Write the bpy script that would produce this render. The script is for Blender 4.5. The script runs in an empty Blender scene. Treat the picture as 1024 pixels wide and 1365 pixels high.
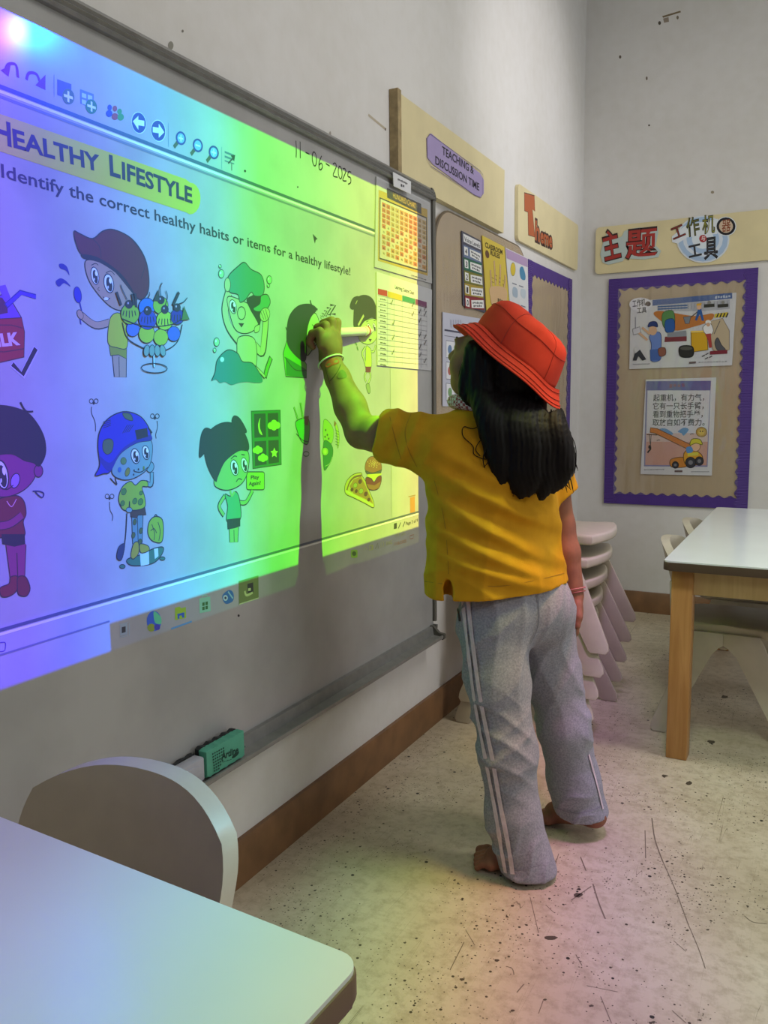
import bpy, bmesh, math, random
import numpy as np
from mathutils import Vector, Matrix
from mathutils.bvhtree import BVHTree
random.seed(7); rng = np.random.default_rng(7)
SC = bpy.context.scene
COL = SC.collection

# ---------------------------------------------------------------- camera
FPX, YAW, PIT, ROL = 1102.0, .4878, .1297, -.01177
CAM = np.array([1.045, 0.0, 1.0])
FW = np.array([-math.sin(YAW)*math.cos(PIT), math.cos(YAW)*math.cos(PIT), -math.sin(PIT)])
_r = np.cross(FW, [0, 0, 1.]); _r /= np.linalg.norm(_r); _u = np.cross(_r, FW)
RT = math.cos(ROL)*_r + math.sin(ROL)*_u
UP = -math.sin(ROL)*_r + math.cos(ROL)*_u
FH = np.array([-math.sin(YAW), math.cos(YAW), 0.0])
cd = bpy.data.cameras.new('camera'); cam = bpy.data.objects.new('camera', cd); COL.objects.link(cam)
cd.sensor_fit = 'VERTICAL'; cd.sensor_height = 24.0; cd.lens = FPX/1365*24.0; cd.clip_start = .02
cam.matrix_world = Matrix(((RT[0], UP[0], -FW[0], CAM[0]), (RT[1], UP[1], -FW[1], CAM[1]), (RT[2], UP[2], -FW[2], CAM[2]), (0, 0, 0, 1)))
SC.camera = cam

# ---------------------------------------------------------------- world, exposure, lights
SC.view_settings.view_transform = 'Standard'; SC.view_settings.look = 'None'
SC.view_settings.gamma = 1.0; SC.view_settings.exposure = 0.0; SC.view_settings.use_curve_mapping = False
wd = bpy.data.worlds.new('room_daylight'); SC.world = wd; wd.use_nodes = True
wd.node_tree.nodes['Background'].inputs[0].default_value = (.93, .97, 1.0, 1)
wd.node_tree.nodes['Background'].inputs[1].default_value = .125

def area(name, loc, tgt, sx, sy, e, col=(1, 1, 1)):
    l = bpy.data.lights.new(name, 'AREA'); l.shape = 'RECTANGLE'; l.size = sx; l.size_y = sy; l.energy = e; l.color = col
    o = bpy.data.objects.new(name, l); COL.objects.link(o); o.location = loc
    o.rotation_euler = (Vector(tgt)-Vector(loc)).to_track_quat('-Z', 'Y').to_euler(); return o
area('ceiling_lamp_light', (1.75, 2.1, 2.75), (1.75, 2.1, 0), 1.2, .3, 22, (1, .965, .91))
area('ceiling_lamp_light', (2.4, -.3, 2.4), (2.0, -.1, 0), 1.2, .3, 14, (1, .965, .91))
sl = bpy.data.lights.new('added_wall_spot', 'SPOT'); sl.energy = 75; sl.spot_size = math.radians(46); sl.spot_blend = 1.0; sl.shadow_soft_size = .06; sl.color = (1, .97, .98)  # added spot without a fixture, brightens a band on the left wall
so = bpy.data.objects.new('added_wall_spot', sl); COL.objects.link(so); so.location = (1.9, 2.75, 2.6); so.rotation_euler = (Vector((0, 3.2, 2.1))-Vector(so.location)).to_track_quat('-Z', 'Y').to_euler()
area('window_light', (3.6, 2.0, 1.5), (0.6, 3.9, 1.1), 1.6, 1.3, 25, (.90, .95, 1))

# the projector: one small lamp whose beam carries the page (bright rectangle, colour bands, task bar)
PRJ = Vector((.80, 1.52, 1.93)); XB = .020          # XB = face of the whiteboard
def projector():
    L = bpy.data.lights.new('projector_light', 'SPOT'); L.energy = 290; L.spot_size = math.radians(165); L.spot_blend = .05; L.shadow_soft_size = .0015
    o = bpy.data.objects.new('projector_light', L); COL.objects.link(o); o.location = PRJ
    o.rotation_euler = (Vector((0, 1.4, 1.07))-PRJ).to_track_quat('-Z', 'Y').to_euler()
    L.use_nodes = True; nt = L.node_tree; N = nt.nodes; em = [n for n in N if n.type == 'EMISSION'][0]
    def mt(op, a, b=None):
        n = N.new('ShaderNodeMath'); n.operation = op
        for i, v in enumerate((a, b)):
            if v is None: continue
            if isinstance(v, (int, float)): n.inputs[i].default_value = v
            else: nt.links.new(v, n.inputs[i])
        return n.outputs[0]
    g = N.new('ShaderNodeNewGeometry'); s = N.new('ShaderNodeSeparateXYZ'); nt.links.new(g.outputs['Incoming'], s.inputs[0])
    t = mt('DIVIDE', XB-PRJ.x, s.outputs[0])
    Y = mt('ADD', mt('MULTIPLY', s.outputs[1], t), PRJ.y); Z = mt('ADD', mt('MULTIPLY', s.outputs[2], t), PRJ.z)
    inr = lambda v, a, b: mt('MULTIPLY', mt('GREATER_THAN', v, a), mt('LESS_THAN', v, b))
    full = mt('MULTIPLY', inr(Y, .60, 2.145), inr(Z, .600, 1.544))
    page = mt('MULTIPLY', inr(Y, .60, 1.975), inr(Z, .693, 1.428))
    bar = mt('MULTIPLY', inr(Y, .961, 2.145), inr(Z, .59, .6465))
    # even light on the flat board: undo distance and slant as a projector's optics do
    hx = mt('POWER', mt('ABSOLUTE', s.outputs[0]), -3.0)
    val = mt('MULTIPLY', full, mt('SUBTRACT', 1.0, mt('ADD', mt('MULTIPLY', page, .16), mt('MULTIPLY', bar, .93))))
    val = mt('MULTIPLY', val, mt('MINIMUM', mt('MULTIPLY', hx, .22), 8.0))
    r = N.new('ShaderNodeMapRange'); nt.links.new(Y, r.inputs[0]); r.inputs[1].default_value = .7; r.inputs[2].default_value = 2.2
    cr = N.new('ShaderNodeValToRGB'); nt.links.new(r.outputs[0], cr.inputs[0])
    stops = [(.70, (.07, .0, .98)), (.80, (.05, .0, .98)), (.88, (.0, .03, .98)), (1.0, (.0, .17, .98)), (1.14, (.0, .48, .95)), (1.28, (.0, .78, .62)),
             (1.36, (.0, .86, .16)), (1.42, (.02, .88, .0)), (1.61, (.17, .85, .0)), (1.80, (.40, .78, .0)), (1.98, (.55, .80, .02)), (2.14, (.85, .78, .08))]
    e = cr.color_ramp.elements
    while len(e) < len(stops): e.new(.5)
    for q, (y, c) in zip(e, stops): q.position = (y-.7)/1.5; q.color = (*c, 1)
    nt.links.new(cr.outputs[0], em.inputs[0]); nt.links.new(val, em.inputs[1])
projector()
def add_tint_light():
    # added spot, no real beam: tints table and floor like the board's coloured reflection
    L = bpy.data.lights.new('added_tint_spot', 'SPOT'); L.energy = 85; L.spot_size = math.radians(150); L.spot_blend = .6; L.shadow_soft_size = .12
    o = bpy.data.objects.new('added_tint_spot', L); COL.objects.link(o); o.location = PRJ+Vector((.05, 0, -.02)); o.rotation_euler = (0, 0, 0)
    L.use_nodes = True; nt = L.node_tree; N = nt.nodes; K = nt.links.new; em = [n for n in N if n.type == 'EMISSION'][0]
    def mt(op, a, b=None):
        n = N.new('ShaderNodeMath'); n.operation = op
        for i, v in enumerate((a, b)):
            if v is None: continue
            if isinstance(v, (int, float)): n.inputs[i].default_value = v
            else: K(v, n.inputs[i])
        return n.outputs[0]
    g = N.new('ShaderNodeNewGeometry'); s = N.new('ShaderNodeSeparateXYZ'); K(g.outputs['Incoming'], s.inputs[0]); t = mt('DIVIDE', -PRJ.z, s.outputs[2])
    X = mt('ADD', mt('MULTIPLY', s.outputs[0], t), PRJ.x); Y = mt('ADD', mt('MULTIPLY', s.outputs[1], t), PRJ.y); q = mt('ADD', X, mt('MULTIPLY', Y, .3))
    r = N.new('ShaderNodeMapRange'); K(q, r.inputs[0]); r.inputs[1].default_value = -.6; r.inputs[2].default_value = 1.6; cr = N.new('ShaderNodeValToRGB'); K(r.outputs[0], cr.inputs[0])
    stops = [(-.6, (.5, .2, 1)), (.05, (.42, .22, 1)), (.25, (.2, .42, 1)), (.45, (.15, .75, .85)), (.60, (.35, .95, .35)), (.76, (.75, .75, .12)), (.88, (.9, .4, .15)), (.98, (.9, .25, .42)), (1.08, (.6, .25, .95)), (1.22, (.55, .35, .8)), (1.40, (.4, .5, .42))]
    e = cr.color_ramp.elements
    while len(e) < len(stops): e.new(.5)
    for c, (v, k) in zip(e, stops): c.position = (v+.6)/2.2; c.color = (*k, 1)
    mk = N.new('ShaderNodeMapRange'); K(X, mk.inputs[0]); mk.inputs[1].default_value = .04; mk.inputs[2].default_value = .30   # none on the wall
    K(cr.outputs[0], em.inputs[0]); K(mk.outputs[0], em.inputs[1])
add_tint_light()

# ---------------------------------------------------------------- helpers
def ray(x, y): return FW + RT*(x-512)/FPX - UP*(y-682.5)/FPX
def onp(x, y, ax, v):
    d = ray(x, y); return CAM + d*((v-CAM[ax])/d[ax])
def G(x, y, d):                                   # a point seen at (x, y) at horizontal distance d
    r = ray(x, y); return CAM + r*(d/(r@FH))

def lin(h):
    h = h.lstrip('#'); return tuple((lambda c: c/12.92 if c <= .04045 else ((c+.055)/1.055)**2.4)(int(h[i:i+2], 16)/255) for i in (0, 2, 4))
def new_mat(name):
    m = bpy.data.materials.new(name); m.use_nodes = True; nt = m.node_tree
    return m, nt, nt.nodes['Principled BSDF']
def mat(name, col, rough=.5, metal=0, spec=.5, var=0, vscale=30, bump=0, bscale=200, col2=None, detail=4):
    m, nt, b = new_mat(name); c = lin(col) if isinstance(col, str) else col
    b.inputs['Base Color'].default_value = (*c, 1); b.inputs['Roughness'].default_value = rough; b.inputs['Metallic'].default_value = metal
    b.inputs['Specular IOR Level'].default_value = spec
    tc = nt.nodes.new('ShaderNodeTexCoord')
    if var or col2:
        n = nt.nodes.new('ShaderNodeTexNoise'); n.inputs['Scale'].default_value = vscale; n.inputs['Detail'].default_value = detail
        nt.links.new(tc.outputs['Object'], n.inputs['Vector'])
        cr = nt.nodes.new('ShaderNodeValToRGB'); cr.color_ramp.elements[0].position = .32; cr.color_ramp.elements[1].position = .68
        c2 = (lin(col2) if isinstance(col2, str) else col2) if col2 else tuple(x*(1-var) for x in c)
        cr.color_ramp.elements[0].color = (*c2, 1); cr.color_ramp.elements[1].color = (*(c if col2 else tuple(min(1, x*(1+var*.5)) for x in c)), 1)
        nt.links.new(n.outputs[0], cr.inputs[0]); nt.links.new(cr.outputs[0], b.inputs['Base Color'])
    if bump:
        n = nt.nodes.new('ShaderNodeTexNoise'); n.inputs['Scale'].default_value = bscale; n.inputs['Detail'].default_value = 3
        nt.links.new(tc.outputs['Object'], n.inputs['Vector'])
        bp = nt.nodes.new('ShaderNodeBump'); bp.inputs['Strength'].default_value = bump; bp.inputs['Distance'].default_value = .002
        nt.links.new(n.outputs[0], bp.inputs['Height']); nt.links.new(bp.outputs[0], b.inputs['Normal'])
    return m
INKS = {}
def ink(h, sc=1.0):
    k = (h, sc)
    if k not in INKS:
        c = lin(h); INKS[k] = mat('ink_'+h.lstrip('#'), c if sc == 1 else tuple(max(.055, x*sc) for x in c), .45, spec=.25)
    return INKS[k]

def link(name, me, parent=None, m=None, smooth=False):
    o = bpy.data.objects.new(name, me); COL.objects.link(o)
    if m is not None: me.materials.append(m)
    if parent is not None: o.parent = parent
    if smooth: me.polygons.foreach_set('use_smooth', [True]*len(me.polygons))
    return o
def pyd(name, v, f, m=None, parent=None, smooth=False):
    me = bpy.data.meshes.new(name); me.from_pydata([tuple(map(float, p)) for p in v], [], f); me.update()
    return link(name, me, parent, m, smooth)
def from_bm(name, bm, m=None, parent=None, smooth=False):
    me = bpy.data.meshes.new(name); bmesh.ops.recalc_face_normals(bm, faces=bm.faces); bm.to_mesh(me); bm.free(); return link(name, me, parent, m, smooth)
def auto_smooth(o, ang=35):
    me = o.data; bm = bmesh.new(); bm.from_mesh(me); a = math.radians(ang)
    for f in bm.faces: f.smooth = True
    for e in bm.edges:
        if len(e.link_faces) == 2 and e.calc_face_angle(0) > a: e.smooth = False
    bm.to_mesh(me); bm.free(); return o
def box(name, lo, hi, m=None, parent=None, bev=0, seg=2):
    bm = bmesh.new(); bmesh.ops.create_cube(bm, size=1)
    for v in bm.verts:
        v.co = [lo[i]+(v.co[i]+.5)*(hi[i]-lo[i]) for i in range(3)]
    if bev: bmesh.ops.bevel(bm, geom=bm.edges[:], offset=bev, segments=seg, affect='EDGES', profile=.5)
    o = from_bm(name, bm, m, parent)
    return auto_smooth(o) if bev else o
def prism(name, pts, axis, a, b, m=None, parent=None, bev=0, seg=2):
    """closed outline pts (two coordinates) extruded along axis from a to b"""
    bm = bmesh.new()
    def mk(p, t):
        c = list(p); c.insert(axis, t); return bm.verts.new(c)
    A = [mk(p, a) for p in pts]; B = [mk(p, b) for p in pts]; n = len(pts)
    fa = bm.faces.new(A); fb = bm.faces.new(B[::-1])
    for i in range(n): bm.faces.new((A[i], B[i], B[(i+1) % n], A[(i+1) % n]))
    if bev:
        ed = list(fa.edges)+list(fb.edges); bmesh.ops.bevel(bm, geom=ed, offset=bev, segments=seg, affect='EDGES', profile=.5, clamp_overlap=True)
    o = from_bm(name, bm, m, parent); return auto_smooth(o)
def rrect(x0, y0, x1, y1, r, n=6):
    out = []
    for cx, cy, a0 in ((x1-r, y1-r, 0), (x0+r, y1-r, 90), (x0+r, y0+r, 180), (x1-r, y0+r, 270)):
        for k in range(n+1):
            a = math.radians(a0+90*k/n); out.append((cx+r*math.cos(a), cy+r*math.sin(a)))
    return out
def catmull(P, closed=True, n=6):
    P = [np.array(p, float) for p in P]; L = len(P); out = []
    for i in range(L if closed else L-1):
        g = (lambda k: P[k % L]) if closed else (lambda k: P[min(max(k, 0), L-1)])
        p0, p1, p2, p3 = g(i-1), g(i), g(i+1), g(i+2)
        for k in range(n):
            t = k/n; out.append(.5*((2*p1)+(-p0+p2)*t+(2*p0-5*p1+4*p2-p3)*t*t+(-p0+3*p1-3*p2+p3)*t**3))
    if not closed: out.append(P[-1])
    return out
def tube(name, pts, r, m=None, parent=None, n=8, closed=False, smooth=True):
    P = [np.array(p, float) for p in pts]; L = len(P); rr = r if hasattr(r, '__len__') else [r]*L
    V = []; F = []; prev = None
    for i in range(L):
        a = P[(i-1) % L] if closed else P[max(i-1, 0)]; b = P[(i+1) % L] if closed else P[min(i+1, L-1)]
        t = b-a; t /= (np.linalg.norm(t)+1e-12)
        if prev is None:
            q = np.array([0, 0, 1.]) if abs(t[2]) < .9 else np.array([1., 0, 0]); prev = q
        u = prev-t*(prev@t); u /= np.linalg.norm(u); w = np.cross(t, u); prev = u
        for k in range(n):
            a_ = 2*math.pi*k/n; V.append(P[i]+rr[i]*(math.cos(a_)*u+math.sin(a_)*w))
    for i in range(L if closed else L-1):
        j = (i+1) % L
        for k in range(n): F.append((i*n+k, i*n+(k+1) % n, j*n+(k+1) % n, j*n+k))
    if not closed: F += [tuple(range(n))[::-1], tuple(range((L-1)*n, L*n))]
    return pyd(name, V, F, m, parent, smooth)
def empty(name, loc=(0, 0, 0), rz=0):
    o = bpy.data.objects.new(name, None); COL.objects.link(o); o.location = loc; o.rotation_euler = (0, 0, rz); o.empty_display_size = .1; return o
def adopt(o, p):
    """parent o (built in world coordinates) to p without moving it"""
    o.parent = p; o.matrix_parent_inverse = p.matrix_basis.inverted() if p.parent is None else Matrix.Identity(4); return o
def tag(o, label, cat, group=None, kind=None):
    o['label'] = label; o['category'] = cat
    if group: o['group'] = group
    if kind: o['kind'] = kind
    return o
def struct(o): o['kind'] = 'structure'; return o

# --- flat print: filled shapes, strokes and lettering laid on a plane
_tc = bpy.data.curves.new('lettering', 'FONT'); _to = bpy.data.objects.new('lettering', _tc); COL.objects.link(_to)
def glyphs(s, bold=0.0, space=1.0):
    _tc.body = s; _tc.offset = bold; _tc.space_character = space; _tc.resolution_u = 3
    dg = bpy.context.evaluated_depsgraph_get(); dg.update()
    me = bpy.data.meshes.new_from_object(_to.evaluated_get(dg))
    v = np.array([w.co[:2] for w in me.vertices]).reshape(-1, 2); f = [tuple(p.vertices) for p in me.polygons]; bpy.data.meshes.remove(me); return v, f
DK = '#3b3840'
class Pic:
    def __init__(s, ax, v, org=(0, 0), sc=1.0, lift=.0004, step=.00003):
        s.ax, s.v, s.org, s.sc, s.h, s.step = ax, v, org, sc, lift, step
        s.V, s.F, s.M, s.mats = [], [], [], []; s.raw = False; s.tone = 1.0
    def crop(s, org, sc): s.org, s.sc = org, sc; s.raw = False; return s
    def w(s, p):
        if s.raw: return np.array(p, float)
        q = onp(s.org[0]+p[0]/s.sc, s.org[1]+p[1]/s.sc, s.ax, s.v); return np.delete(q, s.ax)
    def _mi(s, c):
        m = ink(c, s.tone) if isinstance(c, str) else c
        if m not in s.mats: s.mats.append(m)
        return s.mats.index(m)
    def _add(s, P2, faces, c):
        s.h += s.step; off = s.v-s.h if s.ax == 1 else s.v+s.h; b = len(s.V)
        for p in P2: s.V.append(tuple(np.insert(np.array(p[:2]), s.ax, off)))
        mi = s._mi(c)
        for f in faces: s.F.append(tuple(b+i for i in f)); s.M.append(mi)
    def poly(s, pts, c): P2 = [s.w(p) for p in pts]; s._add(P2, [tuple(range(len(P2)))], c)
    def blob(s, pts, c, n=5): s.poly(catmull(pts, True, n), c)
    def stroke(s, pts, wd, c, closed=False):
        Q = [s.w(p) for p in pts]
        if s.raw: hw = wd/2
        else:
            p = pts[len(pts)//2]; hw = .5*(np.linalg.norm(s.w((p[0], p[1]+wd))-s.w(p)))
        n = len(Q); V = []; F = []
        for i in range(n):
            a = Q[(i-1) % n] if closed else Q[max(i-1, 0)]; b = Q[(i+1) % n] if closed else Q[min(i+1, n-1)]
            t = b-a; t = t/(np.linalg.norm(t)+1e-9); nn = np.array([-t[1], t[0]]); V += [Q[i]+nn*hw, Q[i]-nn*hw]
        for i in range(n if closed else n-1):
            j = (i+1) % n; F.append((2*i, 2*i+1, 2*j+1, 2*j))
        s._add(V, F, c)
    def curve(s, pts, wd=3, c=DK, closed=False, n=5): s.stroke(catmull(pts, closed, n), wd, c, closed)
    def shape(s, pts, c, ol=DK, lw=3, sm=True, n=5):
        P = catmull(pts, True, n) if sm else [np.array(p, float) for p in pts]
        s.poly(P, c)
        if ol: s.stroke(P, lw, ol, True)
    def ell(s, cx, cy, rx, ry, c=None, rot=0, ol=None, lw=3, n=20):
        a = math.radians(rot); P = []
        for k in range(n):
            t = 2*math.pi*k/n; x, y = rx*math.cos(t), ry*math.sin(t); P.append((cx+x*math.cos(a)-y*math.sin(a), cy+x*math.sin(a)+y*math.cos(a)))
        if c: s.poly(P, c)
        if ol: s.stroke(P, lw, ol, True)
    def txt(s, t, p0, p1, cap, c=DK, bold=0.0, space=1.0):
        """lettering whose baseline runs from p0 to p1, capitals cap high"""
        v, f = glyphs(t, bold, space)
        if not len(v): return
        a, b = s.w(p0), s.w(p1); ch = cap if s.raw else np.linalg.norm(s.w((p0[0], p0[1]-cap))-a)
        x0, x1 = v[:, 0].min(), v[:, 0].max(); L = np.linalg.norm(b-a); d = (b-a)/L; nn = np.array([-d[1], d[0]])
        if nn[1] < 0: nn = -nn
        sx = L/(x1-x0); sy = ch/.69
        s._add([a+d*((q[0]-x0)*sx)+nn*(q[1]*sy) for q in v], f, c)
    def scrawl(s, p0, p1, cap, c=DK, n=6):
        """a row of marks too small to read"""
        p0, p1 = np.array(p0, float), np.array(p1, float); up = np.array([0, -cap*.5])
        for k in range(n): s.stroke([p0+(p1-p0)*(k+.12)/n+up, p0+(p1-p0)*(k+.82)/n+up*(1.25 if k % 2 else .85)], cap*(.62 if k % 3 else .85), c); s.h -= s.step
        s.h += s.step
    def build(s, name, parent=None):
        me = bpy.data.meshes.new(name); me.from_pydata([tuple(map(float, p)) for p in s.V], [], s.F)
        for m in s.mats: me.materials.append(m)
        me.polygons.foreach_set('material_index', s.M); me.update()
        o = bpy.data.objects.new(name, me); COL.objects.link(o)
        if parent is not None: adopt(o, parent)
        return o

# ---------------------------------------------------------------- the room
def wall_mat(name, col):
    m, nt, b = new_mat(name); N = nt.nodes; tc = N.new('ShaderNodeTexCoord')
    n1 = N.new('ShaderNodeTexNoise'); n1.inputs['Scale'].default_value = 2.2; n1.inputs['Detail'].default_value = 6
    n2 = N.new('ShaderNodeTexNoise'); n2.inputs['Scale'].default_value = 23; n2.inputs['Detail'].default_value = 5
    cr = N.new('ShaderNodeValToRGB'); c = lin(col); e = cr.color_ramp.elements
    e[0].position = .3; e[0].color = (c[0]*.90, c[1]*.89, c[2]*.86, 1); e[1].position = .6; e[1].color = (*c, 1)
    nt.links.new(tc.outputs['Object'], n1.inputs['Vector']); nt.links.new(tc.outputs['Object'], n2.inputs['Vector'])
    mx = N.new('ShaderNodeMath'); mx.operation = 'MULTIPLY_ADD'; mx.inputs[1].default_value = .35; nt.links.new(n2.outputs[0], mx.inputs[0])
    m2 = N.new('ShaderNodeMath'); m2.operation = 'MULTIPLY'; m2.inputs[1].default_value = .65; nt.links.new(n1.outputs[0], m2.inputs[0]); nt.links.new(m2.outputs[0], mx.inputs[2])
    nt.links.new(mx.outputs[0], cr.inputs[0]); nt.links.new(cr.outputs[0], b.inputs['Base Color'])
    b.inputs['Roughness'].default_value = .6; b.inputs['Specular IOR Level'].default_value = .3
    bp = N.new('ShaderNodeBump'); bp.inputs['Strength'].default_value = .12; bp.inputs['Distance'].default_value = .004
    n3 = N.new('ShaderNodeTexNoise'); n3.inputs['Scale'].default_value = 60; n3.inputs['Detail'].default_value = 4; nt.links.new(tc.outputs['Object'], n3.inputs['Vector'])
    nt.links.new(n3.outputs[0], bp.inputs['Height']); nt.links.new(bp.outputs[0], b.inputs['Normal']); return m
M_WALL = wall_mat('painted_plaster', '#dcdad8')
YB = 3.99; ZC = 3.0; XR = 4.2; YN = -1.6
def floor_mat():
    m, nt, b = new_mat('worn_vinyl_floor'); N = nt.nodes; L = nt.links.new; tc = N.new('ShaderNodeTexCoord')
    def noise(sc, det=4, rough=.5):
        n = N.new('ShaderNodeTexNoise'); n.inputs['Scale'].default_value = sc; n.inputs['Detail'].default_value = det; n.inputs['Roughness'].default_value = rough; L(tc.outputs['Object'], n.inputs['Vector']); return n.outputs[0]
    def ramp(v, stops):
        c = N.new('ShaderNodeValToRGB'); e = c.color_ramp.elements
        while len(e) < len(stops): e.new(.5)
        for q, (p, col) in zip(e, stops): q.position = p; q.color = (*col, 1)
        L(v, c.inputs[0]); return c.outputs[0]
    def mix(f, a, b_, mode='MIX'):
        x = N.new('ShaderNodeMix'); x.data_type = 'RGBA'; x.blend_type = mode
        if isinstance(f, (int, float)): x.inputs[0].default_value = f
        else: L(f, x.inputs[0])
        for i, v in ((6, a), (7, b_)):
            if isinstance(v, tuple): x.inputs[i].default_value = (*v, 1)
            else: L(v, x.inputs[i])
        return x.outputs[2]
    base = ramp(noise(3.2, 6, .6), [(.3, lin('#b0a288')), (.5, lin('#c0b29a')), (.72, lin('#cdc1ab'))])
    base = mix(ramp(noise(38, 5, .7), [(.45, (0, 0, 0)), (.7, (.55, .55, .55))]), base, lin('#8b7c63'))
    # dark grit: small chips that cluster
    def chips(sc, th, cl):
        v = N.new('ShaderNodeTexVoronoi'); v.inputs['Scale'].default_value = sc; v.inputs['Randomness'].default_value = 1; L(tc.outputs['Object'], v.inputs['Vector'])
        d = N.new('ShaderNodeMath'); d.operation = 'LESS_THAN'; d.inputs[1].default_value = th; L(v.outputs['Distance'], d.inputs[0])
        s = N.new('ShaderNodeSeparateColor'); L(v.outputs['Color'], s.inputs[0])
        k = N.new('ShaderNodeMath'); k.operation = 'LESS_THAN'; L(s.outputs[0], k.inputs[0])
        kk = N.new('ShaderNodeMath'); kk.operation = 'MULTIPLY'; L(ramp(noise(4.5, 3), [(.42, (0, 0, 0)), (.62, (1, 1, 1))]), kk.inputs[0]); kk.inputs[1].default_value = cl; L(kk.outputs[0], k.inputs[1])
        a = N.new('ShaderNodeMath'); a.operation = 'MULTIPLY'; L(d.outputs[0], a.inputs[0]); L(k.outputs[0], a.inputs[1]); return a.outputs[0]
    base = mix(chips(70, .19, .36), base, lin('#4c4236'))
    base = mix(chips(170, .24, .45), base, lin('#5c5142'))
    base = mix(chips(25, .10, .42), base, lin('#2c2825'))
    # scratches: thin iso-lines of stretched noise
    for rot, sx, th in ((.35, 13, .0007), (2.3, 12, .0006), (1.0, 15, .0006)):
        mp = N.new('ShaderNodeMapping'); mp.inputs['Rotation'].default_value = (0, 0, rot); mp.inputs['Scale'].default_value = (sx, .25, 1); L(tc.outputs['Object'], mp.inputs['Vector'])
        n = N.new('ShaderNodeTexNoise'); n.inputs['Scale'].default_value = 1.6; n.inputs['Detail'].default_value = 1; L(mp.outputs[0], n.inputs['Vector'])
        c = N.new('ShaderNodeMath'); c.operation = 'COMPARE'; c.inputs[1].default_value = .5; c.inputs[2].default_value = th; L(n.outputs[0], c.inputs[0])
        k = N.new('ShaderNodeMath'); k.operation = 'MULTIPLY'; L(c.outputs[0], k.inputs[0]); L(ramp(noise(5+rot, 2), [(.5, (0, 0, 0)), (.56, (.7, .7, .7))]), k.inputs[1])
        base = mix(k.outputs[0], base, lin('#6a5d4b'))
    L(base, b.inputs['Base Color']); b.inputs['Specular IOR Level'].default_value = .4
    rr = N.new('ShaderNodeMapRange'); L(noise(12, 4), rr.inputs[0]); rr.inputs[3].default_value = .30; rr.inputs[4].default_value = .55; L(rr.outputs[0], b.inputs['Roughness'])
    bp = N.new('ShaderNodeBump'); bp.inputs['Strength'].default_value = .15; bp.inputs['Distance'].default_value = .003; L(noise(90, 4), bp.inputs['Height']); L(bp.outputs[0], b.inputs['Normal'])
    return m
M_FLOOR = floor_mat()
struct(box('floor', (-.1, YN, -.05), (XR, YB+.1, 0), M_FLOOR))
struct(box('wall_left', (-.1, YN, 0), (0, YB+.1, ZC), M_WALL))
struct(box('wall_back', (0, YB, 0), (XR, YB+.1, ZC), M_WALL))
struct(box('ceiling', (-.1, YN, ZC), (XR, YB+.1, ZC+.05), mat('ceiling_paint', '#d8d8d6', .8)))
M_SKIRT = mat('brown_skirting', '#7d5a3a', .45, var=.25, vscale=14)
def skirting():
    bm = bmesh.new(); prof = [(0, 0), (.014, 0), (.014, .093), (.010, .099), (0, .099)]
    o = prism('baseboard_left', [(x, z) for x, z in prof], 1, YN, YB-.0002, M_SKIRT); struct(o)
    o = prism('baseboard_back', [(YB-x, z) for x, z in prof], 0, .014, XR, M_SKIRT); struct(o); bm.free()
skirting()
# small marks left on the back wall
wm = Pic(1, YB, (700, 0), 3.1605, lift=.0003); wm.poly([(578, 68), (655, 45), (657, 52), (582, 75)], '#7d6e52'); wm.poly([(582, 78), (605, 72), (607, 92), (586, 96)], '#96897a')
wm.ell(567, 97, 6, 8, '#544c40'); wm.ell(643, 74, 5, 8, '#7b7060'); wm.ell(401, 240, 5, 7, '#6b6055'); wm.ell(513, 330, 4, 8, '#75695c'); wm.ell(523, 528, 4, 4, '#5b5046'); wm.ell(790, 810, 7, 6, '#988c78')
w_ = wm.build('wall_stain', bpy.data.objects['wall_back']); 
wm = Pic(0, 0, (300, 100), 3.2, lift=.0003); wm.poly([(612, 165), (688, 228), (684, 236), (610, 175)], '#b9ae9a'); wm.ell(448, 250, 4, 10, '#a29a90'); wm.ell(684, 232, 3, 6, '#746a60')
wm.crop((0, 0), 3.0118); wm.ell(685, 183, 11, 17, '#8d8a80'); wm.ell(768, 255, 8, 9, '#77746c'); wm.ell(733, 125, 4, 6, '#7d7a72')
wm.build('wall_stain', bpy.data.objects['wall_left'])

# scuffs and chips one can pick out on the floor
FL = bpy.data.objects['floor']; FS = ((600, 900), 2.415)
for q, w in (([(420, 585), (438, 630)], 3), ([(460, 672), (478, 730), (500, 785)], 4), ([(390, 725), (455, 680)], 3), ([(650, 460), (660, 530), (685, 600)], 3), ([(685, 600), (725, 690), (768, 805)], 2.5), ([(768, 805), (800, 880), (822, 945)], 2.5), ([(258, 715), (285, 830)], 2), ([(405, 900), (425, 935)], 3), ([(948, 775), (975, 795), (1020, 800)], 3), ([(180, 938), (200, 945), (206, 965)], 3),
             ([(485, 1035), (520, 1120)], 3), ([(715, 1080), (760, 1120)], 3), ([(0, 950), (45, 860)], 3), ([(50, 820), (80, 870)], 2), ([(350, 575), (330, 640)], 2), ([(440, 1000), (540, 1020)], 2), ([(285, 1090), (300, 1048)], 3), ([(215, 1022), (238, 995)], 4), ([(308, 740), (335, 765)], 2), ([(720, 855), (760, 890)], 2), ([(628, 500), (630, 590)], 2)):
    p = Pic(2, 0.0, *FS, lift=.0003); p.curve(q, w*.7, '#7d7160', n=4); p.build('floor_scratch', FL)
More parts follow.
